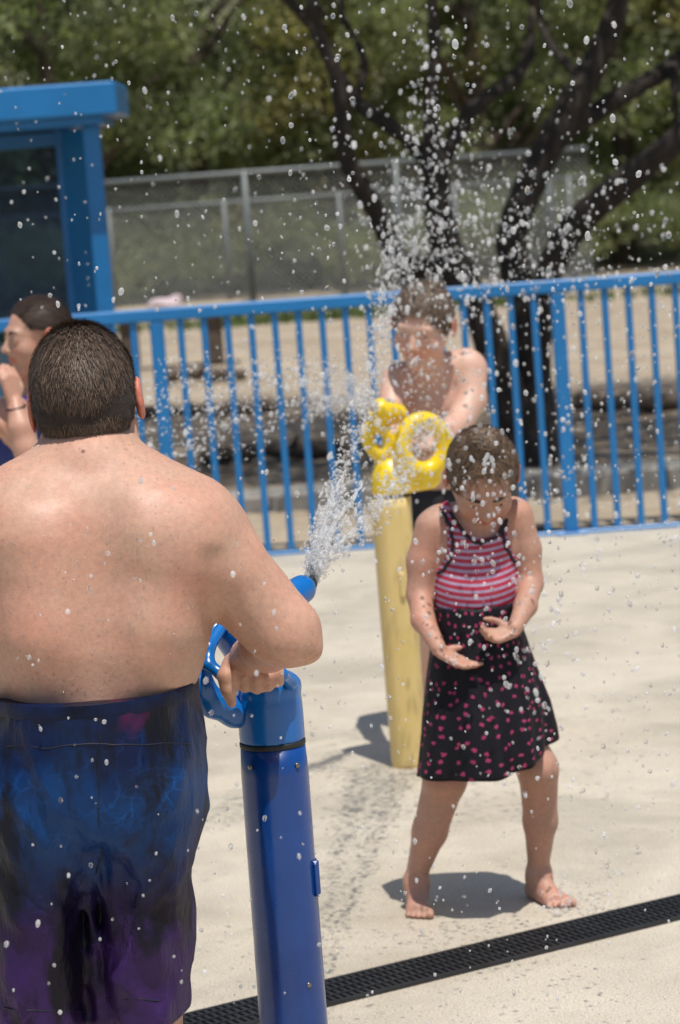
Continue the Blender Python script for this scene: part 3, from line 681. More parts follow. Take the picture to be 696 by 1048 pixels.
def log(px, py, Y, L, r, label, seed, rz=0.1):
    rr = np.random.default_rng(seed); c = W(px, py, Y); c[2] = r*.9; P = [c+np.array([math.cos(rz), math.sin(rz), 0])*L*(t-.5)+np.array([0, 0, .02*math.sin(t*5)]) for t in np.linspace(0, 1, 10)]
    mb = MB(); mb.tube(spline(P+rr.normal(0, r*.25, (10, 3)), 30), r*(1+.18*rr.normal(size=30)), 12); mb.tube([P[4], P[4]+np.array([.05, -.1, r*1.7])], [r*.35, r*.22], 8)
    o = mb.build('log', MT['wood'], smooth=True); tag(o, label, 'log', 'logs on the sand')
log(208, 380, 24.6, .72, .055, 'short dark log lying on the sunny sand left of the tree', 1)
log(215, 412, 20.8, 1.1, .045, 'thin dark branch in the shade just behind the wide left fence post', 2, .05)
log(310, 462, 17.2, 1.3, .05, 'long thin dark log in the shade left of the yellow water cannon', 3, -.04)
log(630, 432, 18.8, 1.2, .06, 'thick dark log in the shade at the right edge', 4, .06)
# ---- mesquite tree behind the fence
def branch_pts(pts, Y, Y2, n=26): 
    m = len(pts); return spline([W(x, y, Y+(Y2-Y)*i/(m-1)) for i, (x, y) in enumerate(pts)], n)
YT = 16.0; base = W(527, 482, YT)
tree = empty('mesquite_tree', (base[0], YT, 0), 'dark trunked spreading tree with many crooked limbs behind the blue fence', 'tree')
s16 = S(YT)
tr = Solid(.028)
def limb(pts, rad, Y, Y2):
    P = branch_pts(pts, Y, Y2, 16); rr = np.interp(np.linspace(0, 1, 16), np.linspace(0, 1, len(rad)), rad)*1.15/s16
    tr.path(P, rr, .03)
limb([(535, 492), (528, 440), (508, 370), (488, 310), (462, 270), (450, 225), (446, 175), (440, 120), (445, 60), (441, -20)], [24, 18, 16, 14, 15, 13, 11, 7, 6, 5], YT, YT-.2)
limb([(545, 490), (552, 430), (545, 360), (532, 300), (523, 250), (535, 205), (556, 160), (580, 115), (604, 75), (625, 30), (640, -25)], [26, 15, 14, 14, 14, 14, 13, 13, 12, 11, 9], YT, YT+.3)
limb([(548, 400), (553, 340), (560, 285), (582, 240), (612, 208), (650, 178), (700, 138), (760, 100)], [10, 11, 12, 13, 13, 12, 11, 9], YT+.1, YT-.6)
limb([(455, 262), (425, 278), (405, 262), (390, 228), (372, 195), (356, 165), (352, 130), (345, 80), (325, 30), (318, -20)], [9, 10, 9, 9, 9, 8, 7, 7, 6, 6], YT, YT-.5)
limb([(447, 180), (425, 150), (395, 125), (365, 105), (345, 75), (325, 35), (300, 5), (270, -20)], [9, 7, 7, 7, 6, 6, 5, 5], YT, YT+.4)
limb([(450, 170), (468, 135), (485, 110), (510, 92), (530, 78), (542, 50), (545, 0)], [8, 7, 7, 6, 6, 5, 4], YT, YT+.5)
limb([(560, 150), (590, 128), (625, 105), (665, 82), (705, 55), (760, 20)], [9, 9, 9, 8, 8, 6], YT+.2, YT+.6)
limb([(365, 105), (372, 60), (352, 20), (350, -20)], [4, 4, 3, 3], YT+.3, YT+.6)
limb([(600, 85), (560, 40), (548, -20)], [5, 4, 3], YT+.3, YT+.9)
limb([(690, 70), (692, 110), (700, 190)], [4, 3, 2], YT+.4, YT+.2)
tip = [(441, -20), (640, -25), (318, -20), (270, -20), (545, 0), (760, 20), (760, 100)]
rr = np.random.default_rng(21)
for (x, y) in tip:
    p = W(x, y, YT)
    for k in range(3):
        q = p+np.array([rr.normal(0, .9), rr.normal(0, 1.2), rr.uniform(.8, 1.8)]); tr.path([p, (p+q)/2+rr.normal(0, .12, 3), q], [.035, .028, .018], .02)
V, F = tr.mesh(lambda F, X, Y, Z: F+.006*sinn(X*60, Y*60, Z*14, 4)); mk('trunk', V, F, MT['bark'], tree)
def leaves(cs, rads, per, size, seed, flat=.7):
    """leaf-sized faces scattered through clump volumes"""
    r = np.random.default_rng(seed); P = []
    for c, R_ in zip(cs, rads):
        k = int(per*R_**2); v = r.normal(size=(k, 3)); v /= np.linalg.norm(v, axis=1)[:, None]; v *= (r.uniform(0.15, 1, (k, 1))**.45)*R_*(1+.25*sinn(v[:, 0]*4, v[:, 1]*4, v[:, 2]*4, seed)[:, None]); v[:, 2] *= flat; P.append(c+v)
    P = np.vstack(P); n = len(P); a = r.normal(size=(n, 3)); a /= np.linalg.norm(a, axis=1)[:, None]; b = np.cross(a, r.normal(size=(n, 3))); b /= np.linalg.norm(b, axis=1)[:, None]
    l = size*r.uniform(.6, 1.3, (n, 1)); w = l*.38; V = np.stack([P-a*l, P+b*w, P+a*l, P-b*w], 1).reshape(-1, 3)
    return V, np.arange(n*4).reshape(-1, 4)
cs = []; rads = []
for i in range(175):
    cs.append(np.array([rr.uniform(-4.2, 4.6), rr.uniform(13.4, 20.6), rr.uniform(3.5, 4.9)])); rads.append(rr.uniform(.35, .75))
for i in range(34):
    cs.append(np.array([rr.uniform(-3, 3.4), rr.uniform(15.5, 19.5), rr.uniform(2.75, 3.4)])); rads.append(rr.uniform(.14, .32))
V, F = leaves(np.array(cs), rads, 1100, .045, 11); mk('crown', V, F, MT['leaf_b'], tree, smooth=False)

# ---- trees beyond the fences
def make_tree(name, label, leafm, seed, H=7.5, rad=2.6, low=.08, n=78, group='trees beyond the chain link fence'):
    r = np.random.default_rng(seed); root = empty(name, (0, 0, 0), label, 'tree', group)
    t = Solid(.05); t.path([np.array([0, 0, -.3]), np.array([.1, 0, H*.25]), np.array([.0, .1, H*.6])], [.2, .16, .08], .05)
    for k in range(8):
        a = r.uniform(0, 6.28); z = H*r.uniform(.12, .5); e = np.array([math.cos(a)*rad*.7, math.sin(a)*rad*.7, z+H*.22]); t.path([np.array([0.05, .03, z]), e*.5+np.array([0, 0, z*.55]), e], [.09, .06, .03], .04)
    V, F = t.mesh(); mk('trunk', V, F, MT['wood'], root)
    cs = []; rs = []
    for k in range(n):
        z = r.uniform(low, 1); rr_ = rad*math.sqrt(max(.1, 1-((z-.45)/.62)**2))*r.uniform(.3, 1); a = r.uniform(0, 6.28)
        cs.append(np.array([math.cos(a)*rr_, math.sin(a)*rr_, z*H])); rs.append(r.uniform(.4, .85))
    V, F = leaves(np.array(cs), rs, 760, .07, seed+1); mk('crown', V, F, leafm, root, smooth=False); return root
kinds = [make_tree('leafy_tree', 'olive green bushy tree in the thick row beyond the chain link fences', MT['leaf_a'], 31),
         make_tree('leafy_tree', 'darker green dense tree in the thick row beyond the chain link fences', MT['leaf_b'], 41, 8, 2.7),
         make_tree('leafy_tree', 'yellowish green tree in the thick row beyond the chain link fences', MT['leaf_c'], 51, 6.5, 2.3)]
used = set()
for (x, y, k, sc) in [(-6.6, 43, 1, 1.0), (-3.9, 42.5, 0, 1.0), (-1.9, 44, 1, 1.0), (0.4, 43, 2, 1.0), (2.4, 42.6, 0, .95), (4.6, 43.5, 1, 1.05), (6.6, 42.5, 2, 1.0), (8.8, 43.5, 0, 1.0), (-8.6, 44, 0, 1),
                      (-5.2, 48, 0, 1.2), (-2.6, 49, 1, 1.15), (0.6, 48.5, 0, 1.2), (3.4, 48, 1, 1.2), (6.4, 49, 0, 1.2), (9.2, 48, 1, 1.1), (-8, 49, 1, 1.1)]:
    o = kinds[k] if k not in used else copy_tree(kinds[k], None)
    used.add(k); o.location = (x, y, 0.0)
    if k == 2: o['label'] = 'yellowish green tree just right of the middle of the frame, beyond the chain link fences' if x < 3 else 'yellowish green tree at the right edge of the frame, beyond the chain link fences'; o.rotation_euler.z = random.uniform(0, 6.28); o.scale = (sc, sc, sc*random.uniform(.95, 1.1))
r = np.random.default_rng(61)
def bush(x, y, h, label, leafm, seed):
    cs = np.array([[x+r.normal(0, .35), y+r.normal(0, .3), h*r.uniform(.3, .8)] for _ in range(10)]); V, F = leaves(cs, r.uniform(.3, .5, 10), 900, .04, seed, .9)
    tag(mk('bush', V, F, leafm, origin=(x, y, 0), smooth=False), label, 'bush', 'low bushes behind the fences')
for i, x in enumerate(np.arange(-6.5, 8.5, 1.15)):
    bush(x, 40+.4*math.sin(i*2.1), 1.5+.35*math.sin(i*1.7), 'low bush in the row between the chain link fences and the trees', MT['leaf_b' if i % 3 else 'leaf_a'], 70+i)

# ================================================================== WATER CANNONS
def P3(px, py, Y): return W(px, py, Y)
def torus_path(c, u, v, ru, rv, n=28): return [c+u*ru*math.cos(t)+v*rv*math.sin(t) for t in np.linspace(0, 2*math.pi, n+1)]
# blue one
YB = 4.74; sB = S(YB); pc = W(279, 760, YB); rB = 34.5/sB
blue = empty('water_cannon', (pc[0], YB, 0), 'glossy blue post with water cannon gripped by the shirtless man', 'water cannon', None)
zs = pc[2]
mb = MB(); mb.lathe((pc[0], YB, 0), [(rB*1.12, 0), (rB*1.12, .012), (rB*1.06, .02), (rB*1.04, .2), (rB*1.02, zs-.05), (rB*.98, zs-.004)], 72); mb.build('post', MT['blue_post'], blue, smooth=True)
mb = MB(); mb.lathe((pc[0], YB, zs-.004), [(rB*.985, 0), (rB*1.0, .0015), (rB*1.0, .0075), (rB*.985, .009)], 72); mb.build('seam_ring', MT['rubber'], blue, smooth=True)
ztop = W(285, 688, YB)[2]
B = Solid(.0045); cx = np.array([pc[0], YB, 0.])
B.path([cx+np.array([math.cos(t)*(rB-.025), math.sin(t)*(rB-.025), ztop-.025]) for t in np.linspace(0, 2*math.pi, 13)], .0245, .004)
B.cone(cx+[0, 0, zs+.05], cx+[0, 0, ztop-rB*.95], rB*.99, rB*.985, .004)
B.ell(cx+[0, 0, ztop-.02], (rB-.012, rB-.012, .0205), .004)
B.cone(cx+[0, 0, zs+.005], cx+[0, 0, zs+.03], rB*.99, rB*.99, .004)
nz = W(309, 603, YB+.22)
B.cone(cx+[-.02, .035, ztop-.03], W(250, 645, YB+.06), .038, .042, .02)
B.cone(W(242, 640, YB+.05), W(262, 650, YB+.08), .043, .040, .03)
B.cone(W(250, 645, YB+.08), nz, .034, .024, .03)
B.cone(W(300, 610, YB+.2), nz, .024, .022, .01)
bot = zs+.004
V, F = B.mesh(lambda F, X, Y, Z: np.maximum(F, bot-Z)); head_b = mk('cannon_head', V, F, MT['blue_head'], blue)
B = Solid(.004); u = nrm([1, .25, 0]); c = W(240, 684, YB-.02)
B.path([W(262, 730, YB), W(240, 729, YB-.01), W(218, 720, YB-.03), W(206, 702, YB-.04), W(203, 680, YB-.03), W(211, 655, YB), W(226, 638, YB+.03), W(243, 636, YB+.05)],
       [.025, .0245, .023, .0205, .017, .0145, .015, .018], .012)
V, F = B.mesh(); mk('ring_handle', V, F, MT['blue_head'], blue)
B = Solid(.004)
B.path([W(228, 640, YB), W(214, 662, YB-.05), W(213, 680, YB-.07), W(228, 691, YB-.08), W(250, 693, YB-.085), W(288, 690, YB-.085), W(298, 698, YB-.05), W(296, 706, YB-.01)], .0105, .008)
V, F = B.mesh(); mk('grip_bar', V, F, MT['blue_head'], blue)
mb = MB(); dn = nrm(nz-W(250, 645, YB+.08)); mb.tube([nz+dn*.015, nz+dn*.030], [.014, .013], 20); mb.build('nozzle', MT['hole'], blue, smooth=True)
for (x, y) in ((304, 778), (257, 780), (316, 1000)):
    q = W(x, y, YB); dx = q[0]-pc[0]; dx = max(min(dx, rB*.9), -rB*.9); yy = YB-math.sqrt(max(0, (rB*1.01)**2-dx*dx)); nn_ = nrm([dx, yy-YB, 0]); q = np.array([pc[0]+dx, yy, q[2]])
    mb = MB(); mb.tube([q-nn_*.002, q+nn_*.0025, q+nn_*.0035], [.0045, .0045, .003], 14); mb.build('screw', MT['metal'], blue, smooth=True)
q = W(325, 896, YB); mb = MB(); mb.box((pc[0]+rB*1.02, YB-.012, q[2]), (.012, .03, .062), .005); mb.build('access_cover', MT['blue_post'], blue)

# yellow one
YY = G(419, 783)[1]; sY = S(YY); bc = W(419, 783, YY); rY = 18.5/sY
zs2 = W(410, 508, YY)[2]
yel = empty('water_cannon', (bc[0], YY, 0), 'pale yellow post with bright yellow water cannon used by the boy', 'water cannon', None)
mb = MB(); mb.lathe((bc[0], YY, 0), [(rY*.98, 0), (rY*1.0, .01), (rY*1.04, .25), (rY*1.12, zs2-.03), (rY*1.12, zs2)], 64); mb.build('post', MT['yellow_post'], yel, smooth=True)
mb = MB(); mb.lathe((bc[0], YY, zs2), [(rY*1.06, 0), (rY*1.06, .008)], 64); mb.build('seam_ring', MT['rubber'], yel, smooth=True)
q = W(411, 596, YY); Bq = Solid(.003); Bq.cone((q[0], YY-rY*1.02, q[2]+.03), (q[0], YY-rY*1.02, q[2]-.03), .010, .010, .004); V, F = Bq.mesh(); mk('access_cover', V, F, MT['yellow_post'], yel)
y1 = YY
B = Solid(.0055)
B.cone(np.array([bc[0], YY, zs2+.02]), np.array([bc[0], YY, zs2+.05]), rY*1.08, rY*1.04, .02)
B.cone(W(402, 490, y1), W(438, 487, y1), .046, .040, .02)
B.cone(W(392, 470, y1), W(404, 488, y1), .026, .040, .02)
B.cone(W(404, 452, y1), W(410, 478, y1), .018, .030, .015)
B.cone(W(406, 424, y1+.02), W(389, 420, y1-.02), .032, .036, .010)
B.path([W(433+21.5*math.cos(t), 456+26*math.sin(t), y1-.03+.02*math.cos(t)) for t in np.linspace(0, 2*math.pi, 24)], .0235, .008)
B.path([W(388+11*math.cos(t)+3*math.sin(t), 450+15*math.sin(t), y1-.01) for t in np.linspace(0, 2*math.pi, 18)], .0185, .006)
ndir = nrm([-1, -.55, .25]); nc = W(389, 419, y1-.02)
B.cone(nc+ndir*.01, nc+ndir*.06, .019, .021, .006, '-')
V, F = B.mesh(lambda F, X, Y, Z: np.maximum(F, zs2+.008-Z)); mk('cannon_head', V, F, MT['yellow_head'], yel)
mb = MB(); mb.tube([nc+ndir*.004, nc+ndir*.014], [.017, .017], 18); mb.build('nozzle', MT['hole'], yel, smooth=True)

# ================================================================== PEOPLE
def body(B, name, m, label, heads, origin, fn=None, tfn=None):
    V, F = B.mesh(fn); T = np.ones((len(V), 3))
    for h in heads: T = h.tint(V, T)
    if tfn: T = tfn(V, T)
    o = mk(name, V, F, m, origin=origin, tint=T); return tag(o, label, 'person'), V, F

# ---- man
YM = 4.42; sM = S(YM)
def m_(x, y, dy=0): return W(x, y, YM+dy)
def rm(px): return px/sM
B = Solid(.0052)
hips = m_(102, 760)
B.ell(m_(102, 588, .02), (rm(116), .135, rm(132)), .06)
B.ell(m_(102, 655, .04), (rm(100), .155, rm(80)), .05)
B.ell(m_(101, 705, .03), (rm(94), .15, rm(74)), .05)
B.ell(m_(104, 715, .16), (rm(85), .13, rm(90)), .06)                       # belly
B.cone(m_(20, 535, .0), m_(195, 548, .0), rm(50), rm(50), .05, sc=(1, .95, 1))
B.cone(m_(78, 478, .02), m_(12, 530, .0), rm(37), rm(42), .05); B.cone(m_(106, 478, .02), m_(186, 534, .0), rm(37), rm(42), .05)
B.cone(m_(40, 560, -.05), m_(56, 640, -.055), rm(40), rm(46), .08); B.cone(m_(168, 560, -.05), m_(152, 640, -.055), rm(40), rm(46), .08)
B.cone(m_(150, 545, -.045), m_(196, 560, -.03), rm(36), rm(36), .08)   # shoulder blades and back
B.cone(m_(58, 640, -.06), m_(62, 685, -.05), rm(40), rm(38), .05); B.cone(m_(146, 640, -.06), m_(142, 685, -.05), rm(40), rm(38), .05)
B.cone(m_(190, 650, -.01), m_(184, 680, -.01), rm(13), rm(12), .03); B.cone(m_(2, 675, -.01), m_(8, 705, -.01), rm(16), rm(18), .03)
B.cone(m_(100, 500, -.150), m_(103, 700, -.178), .026, .036, .05, '-')         # spine groove
B.cone(m_(236, 640, -.12), m_(208, 690, -.13), .01, .01, .03, '-')
B.cone(m_(89, 425, .10), m_(92, 490, .05), rm(40), rm(52), .04)
B.cone(m_(233, 640, -.10), m_(222, 575, -.115), .022, .010, .03, '-')
# right arm on the cannon
B.ell(m_(214, 562, .01), (rm(43), rm(46), rm(43)), .035)
EL = m_(294, 648, -.02)
B.cone(m_(222, 566, .0), EL, rm(40), rm(32), .02)
B.cone(m_(306, 660, -.035), m_(318, 666, -.03), rm(14), rm(11), .02)
B.cone(m_(238, 585, -.03), m_(262, 618, -.02), rm(34), rm(30), .03)
B.cone(m_(258, 612, .01), m_(276, 634, .0), rm(36), rm(35), .03)
WR = W(254, 670, 4.615)
B.cone(EL, WR*.5+EL*.5, rm(32), rm(27), .025); B.cone(WR*.5+EL*.5, WR, rm(27), rm(17), .02)
yh = YB-.085
B.cone(WR, W(240, 683, yh-.0), rm(16), rm(13), .012); B.cone(WR, W(266, 679, yh+.005), rm(14), rm(9), .012); B.cone(WR, W(252, 681, yh+.0), rm(15), rm(11), .012)
for i, x in enumerate((248.5, 261, 273, 284)):
    r0 = (7.4, 7.6, 7.1, 6.0)[i]; dy = (0, 1, -1, -5)[i]
    B.path([W(x-2, 681+dy*.5, yh+.016), W(x, 684+dy*.5, yh-.016), W(x+1.0, 693+dy, yh-.030), W(x+1.5, 701+dy, yh-.026), W(x+2, 704+dy, yh-.006)], [rm(r0), rm(r0), rm(r0*1.03), rm(r0*.95), rm(r0*.85)], .0016)
B.path([W(240, 681, yh-.012), W(232, 692, yh-.030), W(233, 706, yh-.034), W(237, 719, yh-.028)], [rm(14), rm(11), rm(8), rm(6.4)], .006)
# left arm, out of the frame
B.ell(m_(-8, 560, .01), (rm(45), rm(46), rm(46)), .05)
EL2 = m_(-88, 655, .02); WR2 = m_(-58, 700, .25)
B.cone(m_(-12, 565, .02), EL2, rm(42), rm(34), .035); B.cone(EL2, WR2, rm(33), rm(17.5), .03)
hand(B, WR2, [.15, 1, -.1], [0, 0, -1], .185, .5, 1)
# legs
ft = 0.
for x0, x1, x2, q in ((150, 150, 143, 1), (55, 45, 38, -1)):
    hp = m_(x0-(x0-100)*.15, 800, .03); kn = m_(x1, 985, .06); an = np.array([m_(x2, 1200)[0]+q*.01, YM+.02, .09])
    B.cone(hp, kn, .075, .060, .03); B.cone(kn, kn*.55+an*.45+np.array([0, -.02, 0]), .060, .058, .03); B.cone(kn*.55+an*.45+np.array([0, -.02, 0]), an, .057, .036, .03)
    foot(B, an, (q*.25, 1, 0), .26, .038)
hm = Head(m_(89, 415, .075), (0.03, 1, -.12), (-.06, .12, 1), rm(168), .90); hm.build(B, face=True)
man, Vm, Fm = body(B, 'person', MT['skin_man'], 'shirtless man with short dark hair seen from behind, in blue and purple board shorts', [hm], (m_(100, 700)[0], YM, 0),
    fn=lambda F, X, Y, Z: F+.0018*sinn(X*17, Y*17, Z*17, 2)+.0006*sinn(X*60, Y*60, Z*60, 3))
def keep_m(x, y, z):  # negative where hair grows
    return np.maximum(np.maximum(y-.20-z*.35, -.135+(-z)*1.0-.015*np.sin(x*30)), np.maximum(np.abs(x)-.36, (y+.05)-.0*z-np.where(z < .05, 0.0, .6)))
V, F = hm.cap(keep_m, .004, 1.025, lump=.0022, freq=150, extra=lambda B: B.ell(hm.p(0, -.17, -.06), np.array([.295, .235, .25])*hm.H, .03, '+', hm.B))
me_ = [((0, -.08, .13), (.335, .40, .36)), ((0, -.16, -.12), (.25, .20, .26)), ((0, -.17, -.06), (.29, .23, .245))]
mflow = lambda q, v, r: np.array([q[0]*1.6+r.normal(0, .25), -.5+r.normal(0, .2), -1.0+r.normal(0, .15)]) if q[1] < .05 else np.array([r.normal(0, .3), 1, .2])
V2, F2 = hm.strands(17000, keep_m, mflow, .020, .0020, .075, 5, 1.03, clump=480, ells=me_)
V3, F3 = hm.strands(14000, lambda x, y, z: np.maximum(keep_m(x, y, z+.07), z-.05), lambda q, v, r: np.array([r.normal(0, .25), -.1, -1.0]), .013, .0012, .05, 6, 1.02, ells=me_)
hair(man, (V, F), [(V2, F2), (V3, F3)], 'under_man', 'hair_man')
# board shorts
hem_r = m_(150, 1036)[2]; hem_l = m_(50, 1045)[2]; ztopS = m_(104, 702)[2]
B = Solid(.006)
B.ell(m_(98, 765, .01), (rm(103), .178, rm(112)), .03)
B.cone(m_(98, 690, .02), m_(98, 790, .02), rm(105), rm(103), .03, sc=(1, 1.26, 1))
B.ell(m_(104, 715, .15), (rm(88), .15, rm(85)), .05)
B.cone(m_(60, 780, -.045), m_(56, 830, -.04), rm(54), rm(50), .07); B.cone(m_(145, 780, -.045), m_(148, 830, -.04), rm(54), rm(50), .07)
B.cone(m_(149, 800, .0), m_(149, 1080, .01), rm(54), rm(48), .045, sc=(1, 1.5, 1))
B.cone(m_(38, 800, .0), m_(36, 1090, .01), rm(64), rm(53), .045, sc=(1, 1.5, 1))
B.ell(m_(100, 960, .02), (rm(12), .085, rm(190)), .015)
B.cone(m_(204, 785, -.02), m_(208, 822, -.01), rm(7), rm(6), .008); B.cone(m_(206, 822, -.01), m_(198, 870, -.0), rm(6), rm(3), .008); B.cone(m_(201, 790, .0), m_(203, 812, .02), rm(7), rm(7), .012)
def shfn(F, X, Y, Z):
    nx = (X-m_(100, 800)[0]); zc = m_(100, 850)[2]
    a = sinn(X*24+Z*16, Y*20, Z*9, 12); b = sinn(X*17-Z*26, Y*18, Z*12, 13); d = sinn(X*55, Y*40, Z*16, 14)
    low = 1/(1+np.exp((Z-zc)/.05))
    w = .0065*(np.abs(a)-.5)+.0055*(np.abs(b)-.5)+.003*(np.abs(d)-.5)
    fan = np.sin(np.arctan2(nx, (Z-zc+.18))*15+.6*a); w = w+.0045*np.abs(fan)*np.exp(-((Z-zc)/.13)**2)*np.exp(-(nx/.13)**2)
    w = w+.004*np.abs(np.sin(nx*48+1.5*b))*low
    F = F+w
    top = ztopS+0*X
    F = np.maximum(F, Z-top); hem = np.where(nx > 0, hem_r, hem_l)+.003*np.sin(X*60)
    return np.maximum(F, hem-Z)
V, F = B.mesh(shfn); shorts = mk('board_shorts', V, F, MT['shorts'], man)
# waistband and seams follow the cloth
def band(V, z0, z1, off, name, m, parent, tilt=.0, cx=None, n=110, flare=0):
    cx = m_(101, 720)[0] if cx is None else cx; cy = YM+.03; sel = V[(V[:, 2] > z0-.012) & (V[:, 2] < z1+.012)]; mb = []
    an = np.arctan2(sel[:, 1]-cy, sel[:, 0]-cx); rd = np.hypot(sel[:, 1]-cy, sel[:, 0]-cx); rows = 6; out = []
    for k in range(rows):
        t = k/(rows-1); z = z0+(z1-z0)*t; o_ = off*(1 if 0 < k < rows-1 else .1)
        for i in range(n):
            a = -math.pi+2*math.pi*i/n; d = np.abs(np.angle(np.exp(1j*(an-a)))); near = d < .09
            rr_ = np.percentile(rd[near], 85) if near.any() else .15; x = cx+math.cos(a)*(rr_+o_); out.append((x, cy+math.sin(a)*(rr_+o_), z+tilt*(x-cx)+.0012*math.sin(k*3)))
    F = [(k*n+i, k*n+(i+1) % n, (k+1)*n+(i+1) % n, (k+1)*n+i) for k in range(rows-1) for i in range(n)]
    return mk(name, np.array(out), np.array(F), m, parent)
band(V, ztopS-.019, ztopS+.003, .0016, 'waistband', MT['navy'], shorts)
def seam_line(pts, V, rad=.0014):
    out = []
    for (x, y) in pts:
        d = Fv+(x-348)/FPX*Rv+(524-y)/FPX*Uv; d = d/np.linalg.norm(d); q = V-np.array([0, 0, CAMZ]); t = q@d; off = np.linalg.norm(q-t[:, None]*d, axis=1)
        m = off < .007
        if m.any(): out.append(V[m][np.argmin(t[m])]*1.0+np.array([0, -.0008, 0]))
    return out
for pts in ([(x, 764-.03*x-12*math.sin(x/200*3.14)*-.3) for x in range(3, 200, 4)], [(101+2*math.sin(y/60), y) for y in range(716, 900, 5)],
            [(x, 1026-.01*x) for x in range(106, 194, 4)], [(x, 1036-.01*x) for x in range(2, 92, 4)]):
    P = seam_line(pts, V)
    if len(P) > 6:
        P = np.array(P)
        for _ in range(6): P[1:-1] = (P[:-2]+2*P[1:-1]+P[2:])/4
        mb = MB(); mb.tube(P+np.array([0, .0003, 0]), .0010, 6); mb.build('seam', MT['seam'], shorts, smooth=True)

# ---- girl
YG = G(430, 935)[1]; sG = S(YG)
def g_(x, y, dy=0): return W(x, y, YG+dy)
def rg(px): return px/sG
B = Solid(.0040)
B.ell(g_(487, 560, .03), (rg(43), rg(33), rg(44)), .03)
B.ell(g_(487, 602, .02), (rg(42), rg(38), rg(42)), .03)
B.ell(g_(488, 650, .03), (rg(44), rg(38), rg(40)), .03)
B.cone(g_(452, 533, .04), g_(522, 526, .04), rg(18), rg(18), .03)
B.cone(g_(490, 525, .02), g_(492, 505, -.01), rg(20), rg(19), .02)
B.path([g_(443, 540, .03), g_(433, 575, .03), g_(430, 608, .02)], [rg(19), rg(16.5), rg(14)], .015)
B.path([g_(430, 608, .02), g_(433, 635, -.04), g_(449, 664, -.11)], [rg(13.5), rg(12), rg(8)], .012)
B.path([g_(528, 528, .03), g_(538, 562, .03), g_(543, 597, .02)], [rg(18), rg(15.5), rg(13)], .015)
B.path([g_(543, 597, .02), g_(538, 620, -.06), g_(527, 643, -.12)], [rg(13), rg(11.5), rg(8)], .012)
hand(B, g_(451, 668, -.115), [1, -.2, -.55], [.25, -.3, .9], rg(48), .28, -1, .14, .003, curls=[.15, .3, .35, .3])
hand(B, g_(526, 646, -.125), [-1, -.25, -.15], [-.1, -.55, .8], rg(46), .75, 1, .10, .003)
lf = G(430, 934); rf = G(560, 925); 
B.path([g_(468, 700, .03), g_(456, 798, -.01)], [rg(29), rg(22)], .02)
B.path([g_(455, 798, -.01), g_(440, 850, .03), lf+np.array([-.003, .045, .075])], [rg(22), rg(18), rg(11)], .015)
B.path([g_(510, 700, .03), g_(549, 787, -.02)], [rg(29), rg(20)], .02)
B.ell(g_(554, 790, -.04), (rg(14), rg(12), rg(15)), .015)
B.path([g_(551, 786, -.02), g_(553, 840, .02), rf+np.array([-.012, .045, .075])], [rg(21), rg(17.5), rg(11)], .015)
foot(B, lf+np.array([-.003, .045, .06]), (-.02, -1, 0), .165, rg(11)); foot(B, rf+np.array([-.012, .045, .06]), (.45, -1, 0), .165, rg(11))
hg = Head(g_(494, 491, -.035), (0.05, -1, -1.05), (.06, -.9, 1), .215, 1.02); hg.build(B)
girl, Vg, Fg = body(B, 'person', MT['skin_girl'], 'little girl in a striped top and black skirt, looking down with both hands out', [hg], (g_(490, 600)[0], YG, 0))
hg.eyes(girl); hg.brows(girl, MT['under_girl'])
def keep_g(x, y, z): return np.maximum(np.maximum(y-.13-z*.35+.15*np.abs(x), -.28-z), 0*x-1)
def bun(B): B.ell(hg.p(.0, -.06, .53), np.array([.16, .15, .11])*hg.H, .01)
V, F = hg.cap(keep_g, .0035, 1.05, extra=bun, lump=.002, freq=90)
ge = [((0, -.08, .13), (.335, .40, .36)), ((0, -.16, -.12), (.25, .20, .26)), ((0, -.06, .51), (.155, .145, .105))]
ff = lambda q, v, r: nrm(np.array([0, -.06, .52])-q)+r.normal(0, .30, 3)
V2, F2 = hg.strands(5200, keep_g, ff, .045, .0042, .07, 8, 1.06, clump=150, segs=5, ells=ge)
V3, F3 = hg.strands(420, lambda x, y, z: np.maximum(keep_g(x, y, z), -(y-.0)), lambda q, v, r: np.array([r.normal(0, .5), 1., -.6]), .05, .003, .03, 9, 1.06, segs=5)
V4, F4 = hg.strands(3000, keep_g, ff, .06, .0022, .05, 18, 1.06, segs=5, ells=ge)
hair(girl, (V, F), [(V2, F2), (V3, F3), (V4, F4)], 'under_girl', 'hair_girl')
mb = MB(); u1, u2 = hg.B[0], hg.B[1]; P = torus_path(hg.p(0, -.05, .612), u1, u2, .070*hg.H, .065*hg.H, 24); mb.tube(P, .0045, 8); mb.build('hair_tie', MT['tie'], girl, smooth=True)
# striped top: a shell 4 mm proud of the torso, cut by neckline and arm holes
B = Solid(.0036); o_ = .0055
B.ell(g_(487, 560, .03), (rg(43)+o_, rg(33)+o_, rg(44)+o_), .03); B.ell(g_(487, 602, .02), (rg(42)+o_, rg(38)+o_, rg(42)+o_), .03); B.ell(g_(487, 640, .02), (rg(43)+o_, rg(38)+o_, rg(40)+o_), .03)
B.cone(g_(462, 533, .04), g_(512, 528, .04), rg(18)+o_, rg(18)+o_, .03)
nk = g_(494, 512, -.10); al = g_(435, 548, .03); ar = g_(540, 540, .03); wz = g_(487, 620)[2]
def topfn(F, X, Y, Z):
    d = np.sqrt(((X-nk[0])/1.0)**2+((Z-nk[2])*.75)**2)-rg(32)
    F = np.maximum(F, -d)
    for c, e in ((al, .6), (ar, .6)):
        F = np.maximum(F, -(np.sqrt((X-c[0])**2+((Z-c[2])*e)**2)-rg(22.5)))
    F = F+.0012*sinn(X*70, Y*70, Z*30, 15)
    return np.maximum(F, wz-Z)
V, F = B.mesh(topfn); top = mk('striped_top', V, F, MT['stripe'], girl)
